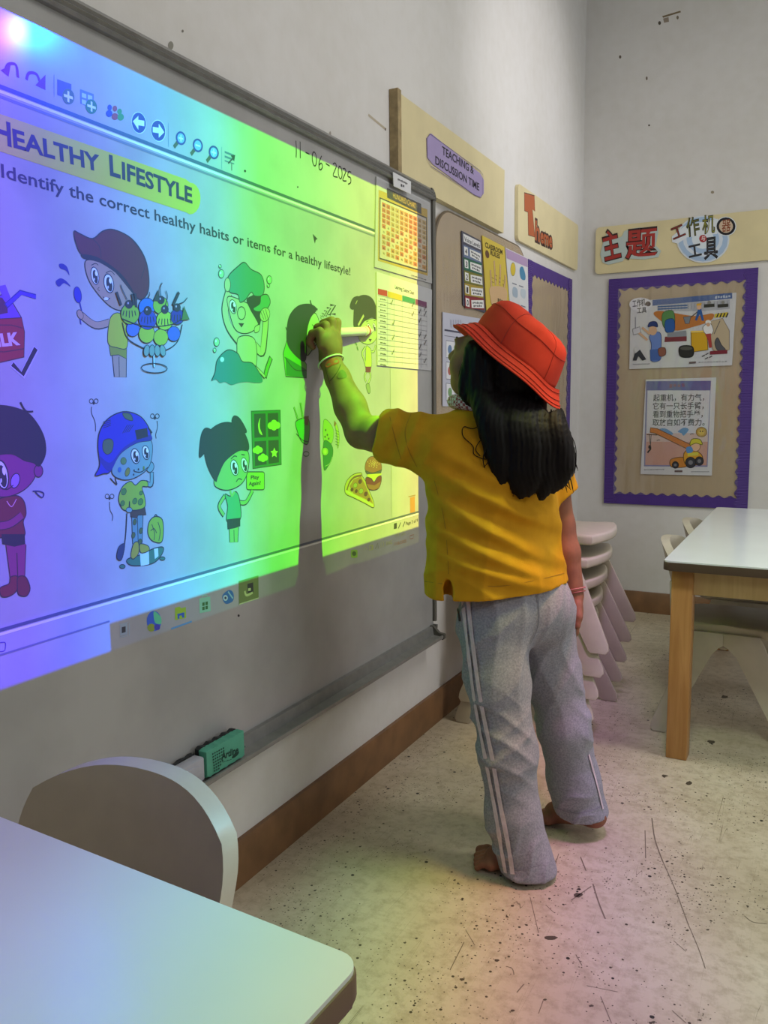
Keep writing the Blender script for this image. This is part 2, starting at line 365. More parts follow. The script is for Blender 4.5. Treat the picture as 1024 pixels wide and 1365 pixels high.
for x, y, r in ((200, 743, 5), (150, 918, 7), (203, 1080, 7), (455, 1065, 6), (40, 980, 7), (85, 807, 4), (305, 1045, 5), (840, 215, 8), (412, 708, 11), (325, 845, 13), (770, 348, 9), (690, 325, 7), (765, 822, 4), (640, 425, 3), (15, 660, 4), (830, 820, 4), (700, 600, 4), (885, 70, 8), (655, 1118, 6), (130, 1000, 4)):
    p = Pic(2, 0.0, *FS, lift=.0003); rr_ = random.Random(x*7+y); p.poly([(x+r*math.cos(a)*rr_.uniform(.6, 1.4)*1.3, y+r*math.sin(a)*rr_.uniform(.5, 1.1)*.8) for a in [2*math.pi*k/9 for k in range(9)]], '#544b3f'); p.build('floor_chip', FL)

# ---------------------------------------------------------------- whiteboard
def whiteboard():
    wb = empty('whiteboard', (0, 1.1, .30)); inv = wb.location
    M_B, nt, b = new_mat('whiteboard_enamel'); b.inputs['Roughness'].default_value = .22; b.inputs['Specular IOR Level'].default_value = .45; b.inputs['Base Color'].default_value = (.37, .37, .367, 1)
    tc = nt.nodes.new('ShaderNodeTexCoord'); n = nt.nodes.new('ShaderNodeTexNoise'); n.inputs['Scale'].default_value = 7; n.inputs['Detail'].default_value = 5; nt.links.new(tc.outputs['Object'], n.inputs['Vector'])
    cr = nt.nodes.new('ShaderNodeValToRGB'); cr.color_ramp.elements[0].position = .35; cr.color_ramp.elements[0].color = (.335, .335, .33, 1); cr.color_ramp.elements[1].position = .6; cr.color_ramp.elements[1].color = (.38, .38, .376, 1)
    nt.links.new(n.outputs[0], cr.inputs[0]); nt.links.new(cr.outputs[0], b.inputs['Base Color'])
    rr = nt.nodes.new('ShaderNodeMapRange'); nt.links.new(n.outputs[0], rr.inputs[0]); rr.inputs[3].default_value = .13; rr.inputs[4].default_value = .19; nt.links.new(rr.outputs[0], b.inputs['Roughness'])
    M_A = mat('brushed_aluminium', '#8f8f8d', .38, .3, var=.12, vscale=40); M_G = mat('grey_plastic_corner', '#55544f', .5); M_D = mat('dark_frame', '#6a6862', .45, .3)
    y0, y1, z0, z1 = -.02, 2.252, .312, 1.605
    parts = [box('writing_surface', (.002, y0, z0), (XB, y1-.006, z1-.01), M_B)]
    # ridged top rail
    prof = [(.002, 1.577), (.030, 1.577), (.034, 1.581), (.030, 1.585), (.035, 1.589), (.030, 1.593), (.034, 1.597), (.030, 1.601), (.026, 1.606), (.002, 1.606)]
    parts.append(prism('top_rail', prof, 1, y0, y1-.012, M_A))
    parts.append(prism('side_rail', [(.002, y1-.012), (.027, y1-.012), (.030, y1-.009), (.030, y1-.002), (.027, y1+.001), (.002, y1+.001)], 2, z0+.03, z1-.012, M_D))
    c = [(y1-.04, 1.606)]; c = [(y1-.012, 1.577), (y1-.012, 1.606)]
    # rounded corners
    def corner(zc, sgn, nm):
        pts = [];
        for k in range(9):
            a = math.pi/2*k/8; pts.append((y1+.001-.03+.03*math.sin(a), zc+sgn*(.03*math.cos(a)-.03)))
        inn = []
        for k in range(9):
            a = math.pi/2*k/8; inn.append((y1-.029+.017*math.sin(a), zc+sgn*(.017*math.cos(a)-.03)))
        return prism(nm, pts+inn[::-1], 0, .002, .0315, M_G)
    parts.append(corner(1.606, 1, 'corner_cap')); parts.append(corner(.300, -1, 'corner_cap'))
    # tray: floor, front lip, back web
    tp = [(.002, .300), (.062, .296), (.066, .300), (.066, .308), (.061, .308), (.059, .303), (.034, .306), (.030, .330), (.002, .332)]
    parts.append(prism('pen_tray', tp, 1, y0, y1-.034, M_A))
    parts.append(prism('tray_end_cap', [(.002, .298), (.064, .2935), (.069, .298), (.069, .311), (.050, .314), (.032, .332), (.002, .334)], 1, y1-.034, y1-.022, M_D))
    # hanging clip behind name card
    for p in parts: adopt(p, wb)
    K = '#1c1b1e'; W_ = 5.5
    strokes = [[[(302, 280), (304, 320), (303, 352)]], [[(320, 284), (321, 355)]], [[(343, 330), (360, 338)]], [('e', 381, 358, 9, 30)], [[(412, 345), (402, 370), (401, 398), (409, 404), (416, 390), (410, 376), (402, 384)]], [[(430, 378), (446, 388)]],
               [[(460, 380), (470, 376), (474, 392), (461, 428), (480, 436)]], [('e', 491, 416, 8, 27)], [[(502, 400), (512, 400), (514, 415), (502, 448), (518, 452)]], [[(538, 415), (527, 412), (524, 432), (535, 438), (536, 458), (525, 466)]]]
    for q in strokes:
        d = Pic(0, XB, (300, 100), 3.2, lift=.0003); q = q[0]
        if q[0] == 'e': d.ell(q[1], q[2], q[3], q[4], None, -4, K, W_)
        else: d.curve(q, W_, K)
        o = d.build('handwritten_digit', wb)
    for org, sc, x, y, r in (((300, 100), 3.2, 84, 408, 3), ((300, 100), 3.2, 310, 478, 3), ((240, 520), 2.8444, 222, 855, 4)):
        d = Pic(0, XB, org, sc, lift=.0003); d.ell(x, y, r, r*1.2, K); d.build('ink_dot', wb)
    tag(wb, 'large whiteboard in a grey aluminium frame with pen tray on the left wall', 'whiteboard')
whiteboard()

# ---------------------------------------------------------------- the page thrown on the board (drawings, lettering, icons)
PAGE = empty('projected_page', (XB, 1.4, .60))
tag(PAGE, 'projected lesson page with cartoon children and toolbar thrown on the whiteboard', 'projection')
def pic(org, sc, lift=.0003):
    q = Pic(0, XB, org, sc, lift, .00001); q.tone = .66; return q
CA, CB, CC, CD, CE, CZ, CH = ((0, 0), 3.0118), ((0, 280), 3.9385), ((0, 520), 3.4115), ((240, 280), 3.0118), ((240, 520), 2.8444), ((400, 520), 7.877), ((400, 380), 5.12)
INK_ = '#35323c'; SKIN = '#e6c8a4'; HAIR = '#4a424a'
def eye(p, x, y, rx, ry, rot=-10):
    p.ell(x, y, rx, ry, '#f4f4f4', rot, INK_, rx*.25); p.ell(x+rx*.1, y+ry*.1, rx*.62, ry*.78, '#242228', rot); p.ell(x+rx*.3, y-ry*.25, rx*.26, ry*.28, '#ffffff', rot); p.ell(x-rx*.15, y+ry*.4, rx*.16, ry*.16, '#d8d8d8')

# page frame lines
p = pic(*CA); p.raw = True
p.stroke([(.62, 1.4405), (2.145, 1.4325)], .006, '#5f6f80'); p.stroke([(.62, 1.4340), (2.145, 1.4260)], .004, '#ffffff'); p.stroke([(.62, 1.427), (2.145, 1.419)], .004, '#8b93a0')
p.stroke([(.62, .686), (2.145, .690)], .005, '#6a7384'); p.stroke([(.62, .680), (2.145, .684)], .004, '#ffffff'); p.stroke([(.62, .6505), (.961, .6505)], .003, '#8a8fa0')
p.stroke([(1.976, .69), (1.976, 1.42)], .002, '#9aa0a0')
p.build('page_border', PAGE)

# toolbar icons
p = pic(*CA); R_ = '#8c3a54'
p.curve([(72, 312), (64, 262), (34, 258), (22, 280)], 12, R_); p.poly([(2, 282), (42, 262), (34, 308)], R_)
p.build('undo_arrow', PAGE); p = pic(*CA)
p.curve([(106, 320), (116, 294), (146, 298), (160, 330)], 12, '#8a4a6e'); p.poly([(142, 342), (182, 300), (182, 362)], '#8a4a6e'); p.build('redo_arrow', PAGE)
p = pic(*CA); p.poly([(230, 318), (286, 338), (286, 400), (230, 382)], '#6f6a8c'); p.ell(274, 388, 24, 32, '#6a7d3a', -10); p.stroke([(256, 382), (292, 394)], 11, '#f5f5e8'); p.stroke([(274, 366), (274, 410)], 10, '#f5f5e8'); p.build('add_page_icon', PAGE)
p = pic(*CA); p.poly([(322, 358), (376, 378), (376, 436), (322, 416)], '#7b8aa8')
for (x, y) in ((328, 372), (352, 380), (328, 398), (352, 406)): p.poly([(x, y), (x+18, y+6), (x+18, y+24), (x, y+18)], '#c8d8e8')
p.ell(366, 428, 23, 30, '#4d8a36', -10); p.stroke([(350, 423), (384, 434)], 10, '#eef8e0'); p.stroke([(367, 408), (367, 448)], 9, '#eef8e0'); p.build('add_table_icon', PAGE)
p = pic(*CA)
for x, y, c in ((440, 432, '#2b46a0'), (461, 436, '#b03a30'), (480, 448, '#58a038')): p.ell(x, y, 9, 12, c)
for x, y, c in ((438, 456, '#2b46a0'), (461, 468, '#b03a30'), (484, 470, '#58a038')): p.ell(x, y, 13, 14, c)
p.build('people_icon', PAGE)
for x, y, sg, nm in ((557, 493, -1, 'back_button'), (635, 525, 1, 'forward_button')):
    p = pic(*CA); p.ell(x, y, 29, 43, '#20358f', -8, '#e8eef5', 3); p.poly([(x-sg*22, y-12-sg*4), (x+sg*2, y-12), (x+sg*2, y-28), (x+sg*24, y+sg*6), (x+sg*2, y+28), (x+sg*2, y+10), (x-sg*22, y+10-sg*4)], '#f2f6fa'); p.build(nm, PAGE)
for x, y, g, nm in ((726, 555, '+', 'zoom_in_icon'), (794, 584, '-', 'zoom_out_icon'), (858, 612, '*', 'zoom_fit_icon')):
    p = pic(*CA); p.stroke([(x-10, y+12), (x-28, y+36)], 15, '#6c6a28'); p.ell(x, y, 20, 28, '#2a4590', -10); p.ell(x, y, 14, 20, '#8fb8e0', -10)
    p.stroke([(x-9, y-2), (x+9, y+3)], 6, '#f5f8ff')
    if g != '-': p.stroke([(x, y-12), (x, y+13)], 5, '#f5f8ff')
    p.build(nm, PAGE)
p = pic(*CA)
for k, (a, b) in enumerate(((610, 625), (628, 642), (645, 658))): p.stroke([(902, a), (940, b)], 8 if k < 2 else 5, '#6d8299')
p.stroke([(916, 656), (940, 630)], 6, '#3a3540'); p.poly([(926, 624), (944, 622), (940, 648)], '#3a3540'); p.stroke([(930, 655), (930, 685)], 4, '#3a3540'); p.build('menu_icon', PAGE)
for a, b in (((217, 300), (217, 390)), ((676, 495), (676, 590)), ((890, 590), (890, 680))): p = pic(*CA); p.stroke([a, b], 2.5, '#93a3b8'); p.build('toolbar_divider', PAGE)
p = pic(*CA); p.ell(984, 687, 4, 5, '#4a5040'); p.build('toolbar_dot', PAGE)

# title banner and sentence
p = pic(*CA); p.poly([(-60, 436), (745, 719)]+[(763+42*math.sin(a)+.0, 787-64*math.cos(a)+10) for a in [math.pi*k/10 for k in range(11)]]+[(745, 852), (-60, 588)], '#dcd600')
p.build('title_banner', PAGE)
p = pic(*CA, lift=.0005); p.txt('H', (-22, 566), (46, 588), 92, '#4a3e3c', .03); p.txt('EALTHY', (54, 590), (402, 690), 70, '#4a3e3c', .03)
p.build('title_word', PAGE); p = pic(*CA, lift=.0005); p.txt('L', (441, 702), (484, 715), 78, '#4a3e3c', .03); p.txt('IFESTYLE', (490, 717), (772, 816), 66, '#4a3e3c', .03); p.build('title_word', PAGE)
p = pic((0, 0), 1); p.txt('Identify the correct healthy habits or items for a healthy lifestyle!', (2, 236), (467, 367), 17.5, '#2f3a3c', .012, 1.02); p.build('instruction_lettering', PAGE)
p = pic((240, 280), 3.0118); p.poly([(533, 96), (552, 116), (545, 120), (541, 135)], '#3c4638'); p.build('cursor_arrow', PAGE)

# milk carton with a tick
p = pic(*CB)
p.shape([(-40, 470), (-20, 455), (20, 440), (62, 480), (112, 565), (128, 640), (125, 772), (0, 800), (-60, 790)], '#8a68c8', '#5a2a50', 5, False)
p.shape([(-60, 575), (112, 565), (128, 640), (125, 772), (0, 800), (-60, 790)], '#b04428', '#6a2438', 5, False)
p.poly([(-60, 455), (10, 460), (38, 500), (40, 540), (-60, 560)], '#6e4a62'); p.poly([(-10, 400), (28, 392), (62, 478), (20, 470)], '#8b70e0')
p.stroke([(-60, 606), (0, 604), (60, 604), (118, 620)], 6, '#7a2a2c'); p.stroke([(-60, 738), (20, 745), (126, 728)], 6, '#7a2a2c')
p.txt('MILK', (-75, 722), (106, 704), 62, '#f0d0d8', .05)
p.stroke([(30, 505), (108, 432), (188, 455)], 28, '#3f3f9a'); p.stroke([(34, 500), (108, 435), (186, 456)], 18, '#6a58d8')
p.build('milk_carton_drawing', PAGE)
p = pic(*CB); p.stroke([(62, 806), (118, 868), (190, 724)], 38, '#d8d4ea'); p.stroke([(64, 808), (118, 862), (188, 726)], 26, '#3a3540'); p.build('tick_mark', PAGE)

# boy in a cap carrying a bowl of ice cream
p = pic(*CB); g = '#c8d428'
for q in ([(310, 285), (330, 282), (352, 300), (364, 342), (345, 318), (316, 306)], [(294, 372), (318, 358), (346, 372), (370, 402), (336, 384), (312, 402), (296, 392)]): p.blob(q, '#34389a')
p.stroke([(588, 735), (600, 876)], 6, INK_); p.poly([(585, 730), (664, 730), (664, 878), (598, 876)], '#c0aa92'); p.stroke([(585, 730), (600, 876)], 5, INK_); p.stroke([(664, 730), (662, 878)], 5, INK_); p.stroke([(624, 770), (626, 876)], 4, INK_)
p.shape([(572, 712), (664, 714), (664, 782), (622, 760), (580, 764)], '#a2ac22', INK_, 4, False)
p.curve([(424, 550), (500, 605), (575, 590)], 42, INK_); p.curve([(424, 550), (500, 603), (580, 588)], 34, '#c9a98e')
p.shape([(582, 560), (622, 540), (650, 575), (668, 640), (664, 724), (612, 722), (570, 705), (566, 640)], g, INK_, 4)
p.stroke([(410, 450), (428, 530)], 8, '#2e3a9a'); p.stroke([(416, 545), (424, 600)], 8, '#2e3a9a'); p.ell(407, 445, 19, 42, '#4852b8', -8, '#2c3390', 5); p.ell(420, 548, 15, 26, '#c9a98e', -20, INK_, 3)
p.shape([(455, 262), (560, 290), (660, 370), (720, 440), (700, 500), (640, 528), (570, 500), (490, 410), (452, 330)], '#c2a48e', INK_, 5)
p.shape([(388, 112), (420, 125), (485, 150), (540, 110), (600, 104), (690, 150), (755, 240), (780, 340), (776, 430), (740, 470), (700, 440), (600, 320), (510, 250), (430, 235), (398, 175)], '#7a302c', '#3a2a2c', 6)
p.curve([(485, 150), (520, 190), (530, 250)], 4, '#4a2224'); p.curve([(690, 150), (760, 260), (740, 360)], 3, '#4a2224'); p.blob([(430, 232), (520, 252), (640, 340), (710, 450), (630, 350), (520, 275), (440, 256)], '#3a3440')
eye(p, 497, 345, 20, 46); eye(p, 570, 385, 25, 50); p.curve([(478, 290), (500, 280), (515, 290)], 4); p.curve([(555, 330), (580, 320), (600, 340)], 4); p.curve([(540, 455), (555, 475), (576, 462)], 5); p.ell(556, 466, 12, 8, '#f0f0f0'); p.curve([(520, 405), (512, 415), (522, 425)], 3)
p.build('boy_with_cap_drawing', PAGE)
p = pic(*CB, lift=.0012)
p.curve([(640, 590), (665, 670), (730, 715), (800, 740), (870, 735), (930, 690), (955, 600)], 6, INK_); p.stroke([(805, 745), (808, 825)], 16, '#5d8a98'); p.stroke([(805, 745), (808, 825)], 9, '#d8f2f4'); p.ell(808, 830, 68, 25, None, 2, INK_, 5)
for x, y, r, c in ((695, 625, 34, '#6a86d0'), (910, 650, 34, '#5c78c8'), (768, 650, 42, '#b8d43c'), (842, 668, 38, '#b4d23a'), (680, 545, 48, '#9dc838'), (768, 510, 42, '#4f86e0'), (772, 575, 46, '#3e5fae'), (840, 500, 40, '#9dc838'), (862, 580, 44, '#b8dc3a'), (928, 560, 36, '#46519a')):
    p.ell(x, y, r, r*1.15, c, 0, INK_, 4)
for x, y in ((676, 548), (772, 580), (862, 590), (928, 570)):
    for k in range(-2, 3): p.curve([(x+k*14, y-20), (x+k*17, y+18-abs(k)*6)], 6, '#3a4a30' if x != 772 else '#20305e')
for x, y, r in ((674, 495, 19), (772, 528, 20), (842, 472, 18), (862, 522, 19), (926, 512, 18)): p.ell(x, y, r, r*1.15, '#402430', 0, INK_, 3); p.ell(x-5, y-6, 4, 6, '#c8b8c8')
for a, b, c_ in (((664, 470), (640, 420), (630, 392)), ((842, 455), (838, 410), (848, 382)), ((864, 500), (876, 455), (868, 424)), ((930, 495), (962, 482), (980, 460)), ((772, 465), (782, 445), (780, 430))): p.curve([a, b, c_], 5, INK_)
for a, b in (((608, 430), (632, 500)), ((690, 440), (700, 500)), ((706, 438), (712, 510)), ((936, 432), (905, 500))): p.stroke([a, b], 17, INK_); p.stroke([a, b], 8, '#5a5a52')
p.shape([(828, 418), (802, 476), (834, 480)], '#5c6246', INK_, 4, False); p.shape([(962, 505), (990, 574), (950, 580)], '#6f8838', INK_, 4, False)
p.curve([(636, 570), (720, 602), (800, 612), (900, 600), (950, 570)], 5, INK_)
for k in range(4): p.ell(766+k*28, 738, 15, 30, '#8fb0a0', 8-k*6, INK_, 4)
p.build('ice_cream_bowl_drawing', PAGE)

# boy licking his lips, lower left
p = pic(*CC)
p.poly([(24, 700), (118, 700), (112, 860), (44, 860)], '#a4587a'); p.stroke([(26, 705), (46, 855)], 4, '#5a2850'); p.stroke([(118, 705), (112, 850)], 4, '#5a2850'); p.stroke([(76, 740), (80, 850)], 5, '#5a2850')
p.shape([(0, 900), (40, 880), (48, 850), (80, 850), (76, 910), (40, 938), (6, 938)], '#922e40', '#5a2038', 5); p.shape([(82, 850), (116, 850), (136, 900), (120, 936), (84, 930), (78, 890)], '#8a2c40', '#5a2038', 5)
p.shape([(-40, 520), (60, 480), (105, 500), (118, 560), (105, 600), (112, 660), (60, 664), (-40, 660)], '#8c2c2a', '#5a2030', 5); p.poly([(6, 655), (112, 655), (114, 700), (64, 712), (10, 700)], '#3c2c38')
p.curve([(-40, 620), (40, 610), (100, 570)], 40, '#5a2850'); p.curve([(-40, 620), (40, 610), (100, 568)], 32, '#a4587a'); p.curve([(30, 505), (52, 530), (74, 495)], 4, '#f0b0c0')
p.shape([(-80, 280), (60, 290), (160, 320), (160, 390), (120, 445), (60, 478), (0, 486), (-80, 470)], '#a05684', '#5a2850', 5)
p.ell(174, 368, 20, 28, '#a05684', 0, '#5a2850', 5); eye(p, 8, 385, 28, 66); p.ell(68, 412, 20, 34, '#b890e8', 15, '#5a2850', 5); p.curve([(0, 440), (30, 452), (60, 432)], 5, '#4a2040')
p.shape([(-80, 90), (10, 70), (110, 95), (160, 140), (200, 215), (206, 290), (178, 345), (150, 330), (110, 320), (50, 290), (-80, 280)], '#382c38', '#2a2230', 4)
p.curve([(92, 55), (108, 85), (125, 102)], 9, '#2e2632'); p.curve([(110, 95), (130, 98), (150, 97)], 8, '#2e2632'); p.curve([(148, 460), (178, 460), (198, 470), (192, 488), (176, 480), (160, 463)], 6, '#3a2a78')
p.build('boy_licking_lips_drawing', PAGE)

# muddy boy with a cap
p = pic(*CC)
p.shape([(578, 770), (640, 748), (700, 720), (742, 715), (735, 748), (700, 785), (640, 798), (590, 795)], '#5a8a72', INK_, 5); p.poly([(636, 742), (676, 728), (678, 792), (640, 800)], '#d4ece8'); p.poly([(700, 722), (718, 718), (720, 755), (704, 768)], '#d4ece8')
p.ell(556, 802, 13, 9, '#5a8a72', 0, INK_, 4); p.ell(738, 766, 12, 8, '#5a8a72', 0, INK_, 4)
p.poly([(598, 570), (648, 570), (646, 710), (602, 710)], '#7fa0a4'); p.stroke([(598, 570), (603, 700)], 4, INK_); p.stroke([(650, 570), (646, 695)], 4, INK_); p.stroke([(624, 580), (628, 700)], 4, INK_)
for x, y in ((612, 600), (606, 660), (640, 640), (636, 690)): p.ell(x, y, 8, 14, '#6d7a3a', 10, INK_, 2.5)
p.shape([(606, 700), (628, 692), (630, 740), (606, 768), (594, 752)], '#b8ae2a', INK_, 4); p.shape([(636, 700), (672, 708), (676, 730), (640, 740)], '#b8ae2a', INK_, 4)
p.shape([(592, 545), (658, 532), (664, 566), (628, 568), (622, 582), (594, 576)], '#6a5a34', INK_, 4, False)
p.curve([(662, 420), (688, 430), (690, 372)], 24, INK_); p.curve([(662, 420), (686, 428), (690, 374)], 17, '#8fb0ac'); p.ell(682, 350, 17, 24, '#8fb0ac', 10, INK_, 4)
p.shape([(592, 415), (615, 432), (640, 412), (668, 415), (670, 438), (645, 442), (658, 490), (655, 534), (596, 545), (588, 505), (582, 545), (556, 540), (538, 495), (556, 440)], '#a8c81c', INK_, 4)
for x, y, r in ((562, 462, 11), (612, 505, 10), (638, 508, 11), (556, 515, 9), (640, 468, 7)): p.ell(x, y, r, r*1.4, '#6a9a2a', 20, INK_, 2.5)
p.curve([(576, 560), (572, 640), (566, 700)], 6, '#3a4048'); p.shape([(540, 712), (566, 702), (552, 770), (530, 762)], '#4a5a70', INK_, 4); p.ell(586, 545, 14, 12, '#8fb0ac', 0, INK_, 3)
p.shape([(508, 360), (540, 290), (620, 240), (684, 228), (690, 300), (668, 360), (610, 400), (560, 408), (520, 392)], '#8fb0ac', INK_, 4)
p.curve([(500, 400), (530, 430), (524, 400), (548, 405)], 5, INK_)
p.shape([(432, 388), (452, 340), (444, 260), (452, 190), (490, 130), (560, 98), (630, 115), (670, 160), (685, 205), (684, 228), (620, 240), (545, 290), (500, 370), (470, 380)], '#2c50b8', INK_, 5); p.blob([(452, 300), (500, 330), (560, 262), (640, 215), (684, 205), (684, 228), (620, 240), (545, 290), (500, 370), (460, 335)], '#2a4698')
p.poly([(612, 182), (668, 172), (672, 212), (620, 226)], '#252430'); p.curve([(672, 170), (690, 195)], 9, '#252430'); p.shape([(470, 230), (500, 222), (514, 240), (506, 280), (484, 292), (466, 270)], '#6e8060', INK_, 3); p.shape([(556, 105), (590, 108), (602, 138), (570, 130)], '#6e8060', INK_, 3)
for k in range(4): p.stroke([(556+k*9, 196-k*2), (578+k*9, 158)], 3, INK_); p.stroke([(468, 172-k*9), (502, 160-k*8)], 3, INK_)
eye(p, 614, 300, 19, 34); eye(p, 662, 284, 16, 32); p.ell(560, 322, 13, 16, '#7a9a60', 0, '#4a6a50', 2); p.ell(578, 372, 10, 20, '#9a9a3a', 15, INK_, 2); p.ell(542, 362, 8, 12, '#5a80b0'); p.curve([(610, 370), (640, 372), (672, 350)], 4); p.ell(652, 354, 4, 9, '#8a9a30')
for x, y in ((608, 365), (628, 360), (606, 384)): p.ell(x, y, 3, 5, INK_)
p.build('muddy_boy_drawing', PAGE)
p = pic(*CC); p.shape([(678, 600), (705, 575), (738, 590), (742, 660), (730, 694), (690, 684), (672, 650)], '#a4c418', INK_, 5); p.curve([(700, 578), (708, 566), (718, 578)], 5); p.curve([(690, 610), (702, 650), (700, 682)], 4); p.curve([(718, 600), (728, 640), (722, 685)], 4); p.curve([(684, 640), (700, 630), (712, 650)], 4); p.build('backpack_drawing', PAGE)
for x, y, q in ((426, 50, [(416, 76), (416, 105), (432, 145), (434, 188)]), (704, 118, [(714, 140), (716, 170), (708, 200), (710, 220)]), (498, 483, [(498, 508), (500, 545), (512, 570), (510, 594)])):
    p = pic(*CC)
    for dx in (-11, 11): p.ell(x+dx, y, 9, 10, None, 0, INK_, 3.5)
    p.ell(x, y+8, 5, 8, INK_); p.build('fly_drawing', PAGE); p = pic(*CC); p.curve(q, 4, INK_); p.build('smell_line_drawing', PAGE)

# boy having a bubble bath
p = pic(*CD)
p.curve([(196, 330), (180, 400), (196, 470), (238, 530)], 44, INK_); p.curve([(196, 330), (181, 400), (197, 468), (242, 530)], 36, '#c9c79a')
p.curve([(345, 430), (340, 500), (330, 570), (300, 545)], 40, INK_); p.curve([(345, 430), (339, 500), (328, 568), (298, 540)], 32, '#c9c79a')
p.shape([(236, 510), (300, 520), (300, 640), (226, 620), (228, 570)], '#c9c79a', INK_, 4)
p.shape([(190, 350), (240, 360), (310, 400), (318, 440), (300, 480), (260, 496), (222, 480), (200, 420)], '#c9c79a', INK_, 4); p.shape([(300, 470), (320, 460), (316, 486), (300, 492)], '#c9c79a', INK_, 3)
p.shape([(270, 355), (330, 340), (345, 400), (325, 440), (318, 460), (300, 430), (280, 395)], '#3c3c34', INK_, 3)
p.shape([(196, 262), (230, 228), (258, 210), (285, 238), (325, 260), (338, 305), (330, 342), (300, 345), (285, 330), (262, 360), (240, 370), (232, 340), (200, 330), (186, 298)], '#5f9e86', '#2e4a40', 4); p.shape([(325, 345), (350, 340), (362, 370), (345, 400), (310, 408), (294, 395), (320, 375)], '#6aaa7a', '#2e4a40', 4)
p.ell(190, 300, 12, 28, '#c9c79a', 0, INK_, 3); p.ell(340, 420, 20, 28, '#c9c79a', 10, INK_, 3)
for k in range(3): p.curve([(322+k*10, 405-k*4), (336+k*9, 440)], 3)
eye(p, 212, 388, 14, 28); p.ell(246, 414, 16, 26, None, 0, INK_, 4); p.shape([(234, 455), (256, 456), (246, 470)], '#5a3a34', INK_, 3, False)
p.curve([(365, 592), (348, 640), (340, 672)], 26, INK_); p.curve([(364, 594), (348, 640), (341, 668)], 17, '#7ab83a'); p.curve([(300, 630), (325, 655), (340, 672)], 18, INK_); p.curve([(300, 630), (325, 653), (340, 670)], 10, '#c9c79a')
p.shape([(126, 684), (140, 650), (150, 600), (190, 562), (230, 575), (250, 608), (290, 615), (322, 660), (330, 690), (300, 694), (270, 690), (235, 694), (205, 702), (180, 690), (160, 694), (144, 680)], '#3f8f8a', None); p.curve([(126, 684), (140, 650), (150, 600), (190, 562), (230, 575), (250, 608), (290, 615), (322, 660)], 4)
p.ell(168, 600, 8, 10, '#c8e8e4')
for x, y, rx, ry in ((165, 256, 11, 17), (160, 226, 5, 7), (358, 280, 10, 16), (354, 304, 5, 7), (146, 530, 11, 17), (138, 563, 6, 9)): p.ell(x, y, rx, ry, '#a8d8a0', 0, INK_, 3); p.ell(x-3, y-4, rx*.3, ry*.3, '#f0fff0')
p.build('bubble_bath_boy_drawing', PAGE)

# sleeping child, left of the writing hand
p = pic(*CD)
p.shape([(432, 510), (414, 575), (424, 668), (508, 674), (508, 620), (470, 560)], '#7ac434', '#2e4a2c', 4, False); p.poly([(424, 590), (506, 640), (508, 674), (426, 664)], '#3c8a4a'); p.curve([(420, 590), (460, 640), (508, 645)], 4, '#2e4a2c')
p.shape([(510, 480), (530, 420), (548, 420), (562, 470), (556, 520), (530, 562), (508, 580)], '#c4d89a', '#3a5a3a', 4)
p.curve([(530, 460), (540, 468), (548, 460)], 3.5); p.curve([(515, 490), (525, 498), (532, 490)], 3.5); p.curve([(524, 535), (536, 540), (544, 528)], 3.5)
p.shape([(432, 540), (430, 470), (442, 420), (475, 385), (520, 378), (548, 398), (525, 430), (508, 480), (505, 600), (470, 590)], '#484848', '#3a3a3c', 3); p.curve([(522, 362), (530, 385), (552, 400)], 8, '#484848'); p.curve([(424, 470), (436, 500)], 6, '#484848')
p.crop(*CH)
for k, (x, y, sz) in enumerate(((142, 218, 14), (156, 204, 20), (174, 192, 28), (196, 178, 38), (224, 166, 50))): p.stroke([(x-sz*.36, y-sz*.6), (x+sz*.36, y-sz*.55), (x-sz*.36, y+sz*.6), (x+sz*.36, y+sz*.65)], sz*.3, '#2c4a3a')
p.build('sleeping_child_drawing', PAGE)

# running girl, right of the marker
p = pic(*CH)
p.curve([(445, 425), (424, 465), (436, 505), (444, 535)], 22, '#5a6a3a'); p.curve([(446, 426), (425, 465), (436, 505), (444, 535)], 14, '#c8d890'); p.curve([(488, 455), (505, 450), (515, 410)], 18, '#5a6a3a'); p.curve([(488, 455), (504, 450), (514, 412)], 11, '#c8d890')
p.shape([(452, 418), (470, 425), (484, 450), (486, 560), (446, 560), (448, 490)], '#d0e468', '#5a6a3a', 4); p.curve([(452, 590), (440, 625), (450, 660)], 18, '#5a6a3a'); p.curve([(452, 590), (441, 625), (449, 658)], 11, '#c8d890'); p.curve([(474, 590), (482, 625), (466, 670)], 19, '#5a6a3a'); p.curve([(474, 590), (481, 625), (466, 668)], 12, '#c8d890')
p.poly([(446, 556), (486, 556), (480, 596), (448, 596)], '#8a5260'); p.shape([(450, 680), (470, 674), (480, 725), (468, 740), (456, 715)], '#a0b080', '#5a6a3a', 4)
p.shape([(396, 290), (430, 250), (490, 230), (522, 245), (526, 330), (510, 380), (470, 405), (420, 390), (400, 360)], '#c8d890', '#5a6a3a', 4)
eye(p, 470, 296, 13, 34); eye(p, 506, 288, 11, 30); p.curve([(450, 252), (466, 244)], 4); p.curve([(500, 242), (514, 244)], 4); p.shape([(468, 368), (488, 370), (478, 388)], '#6a4a30', '#4a4a2a', 3, False)
p.shape([(368, 285), (366, 200), (372, 140), (392, 85), (440, 68), (490, 90), (518, 150), (526, 232), (490, 222), (440, 245), (405, 290)], '#5a5a50', '#5a5a50', 3); p.shape([(340, 148), (360, 90), (400, 78), (392, 120), (366, 165)], '#5a5a50', '#5a5a50', 3); p.stroke([(396, 275), (434, 206)], 18, '#c8c890'); p.stroke([(378, 130), (390, 105)], 8, '#b0b080')
for q in ([(376, 392), (388, 410)], [(388, 420), (396, 445)]): p.curve(q, 12, '#7a9a6a')
p.build('running_girl_drawing', PAGE)

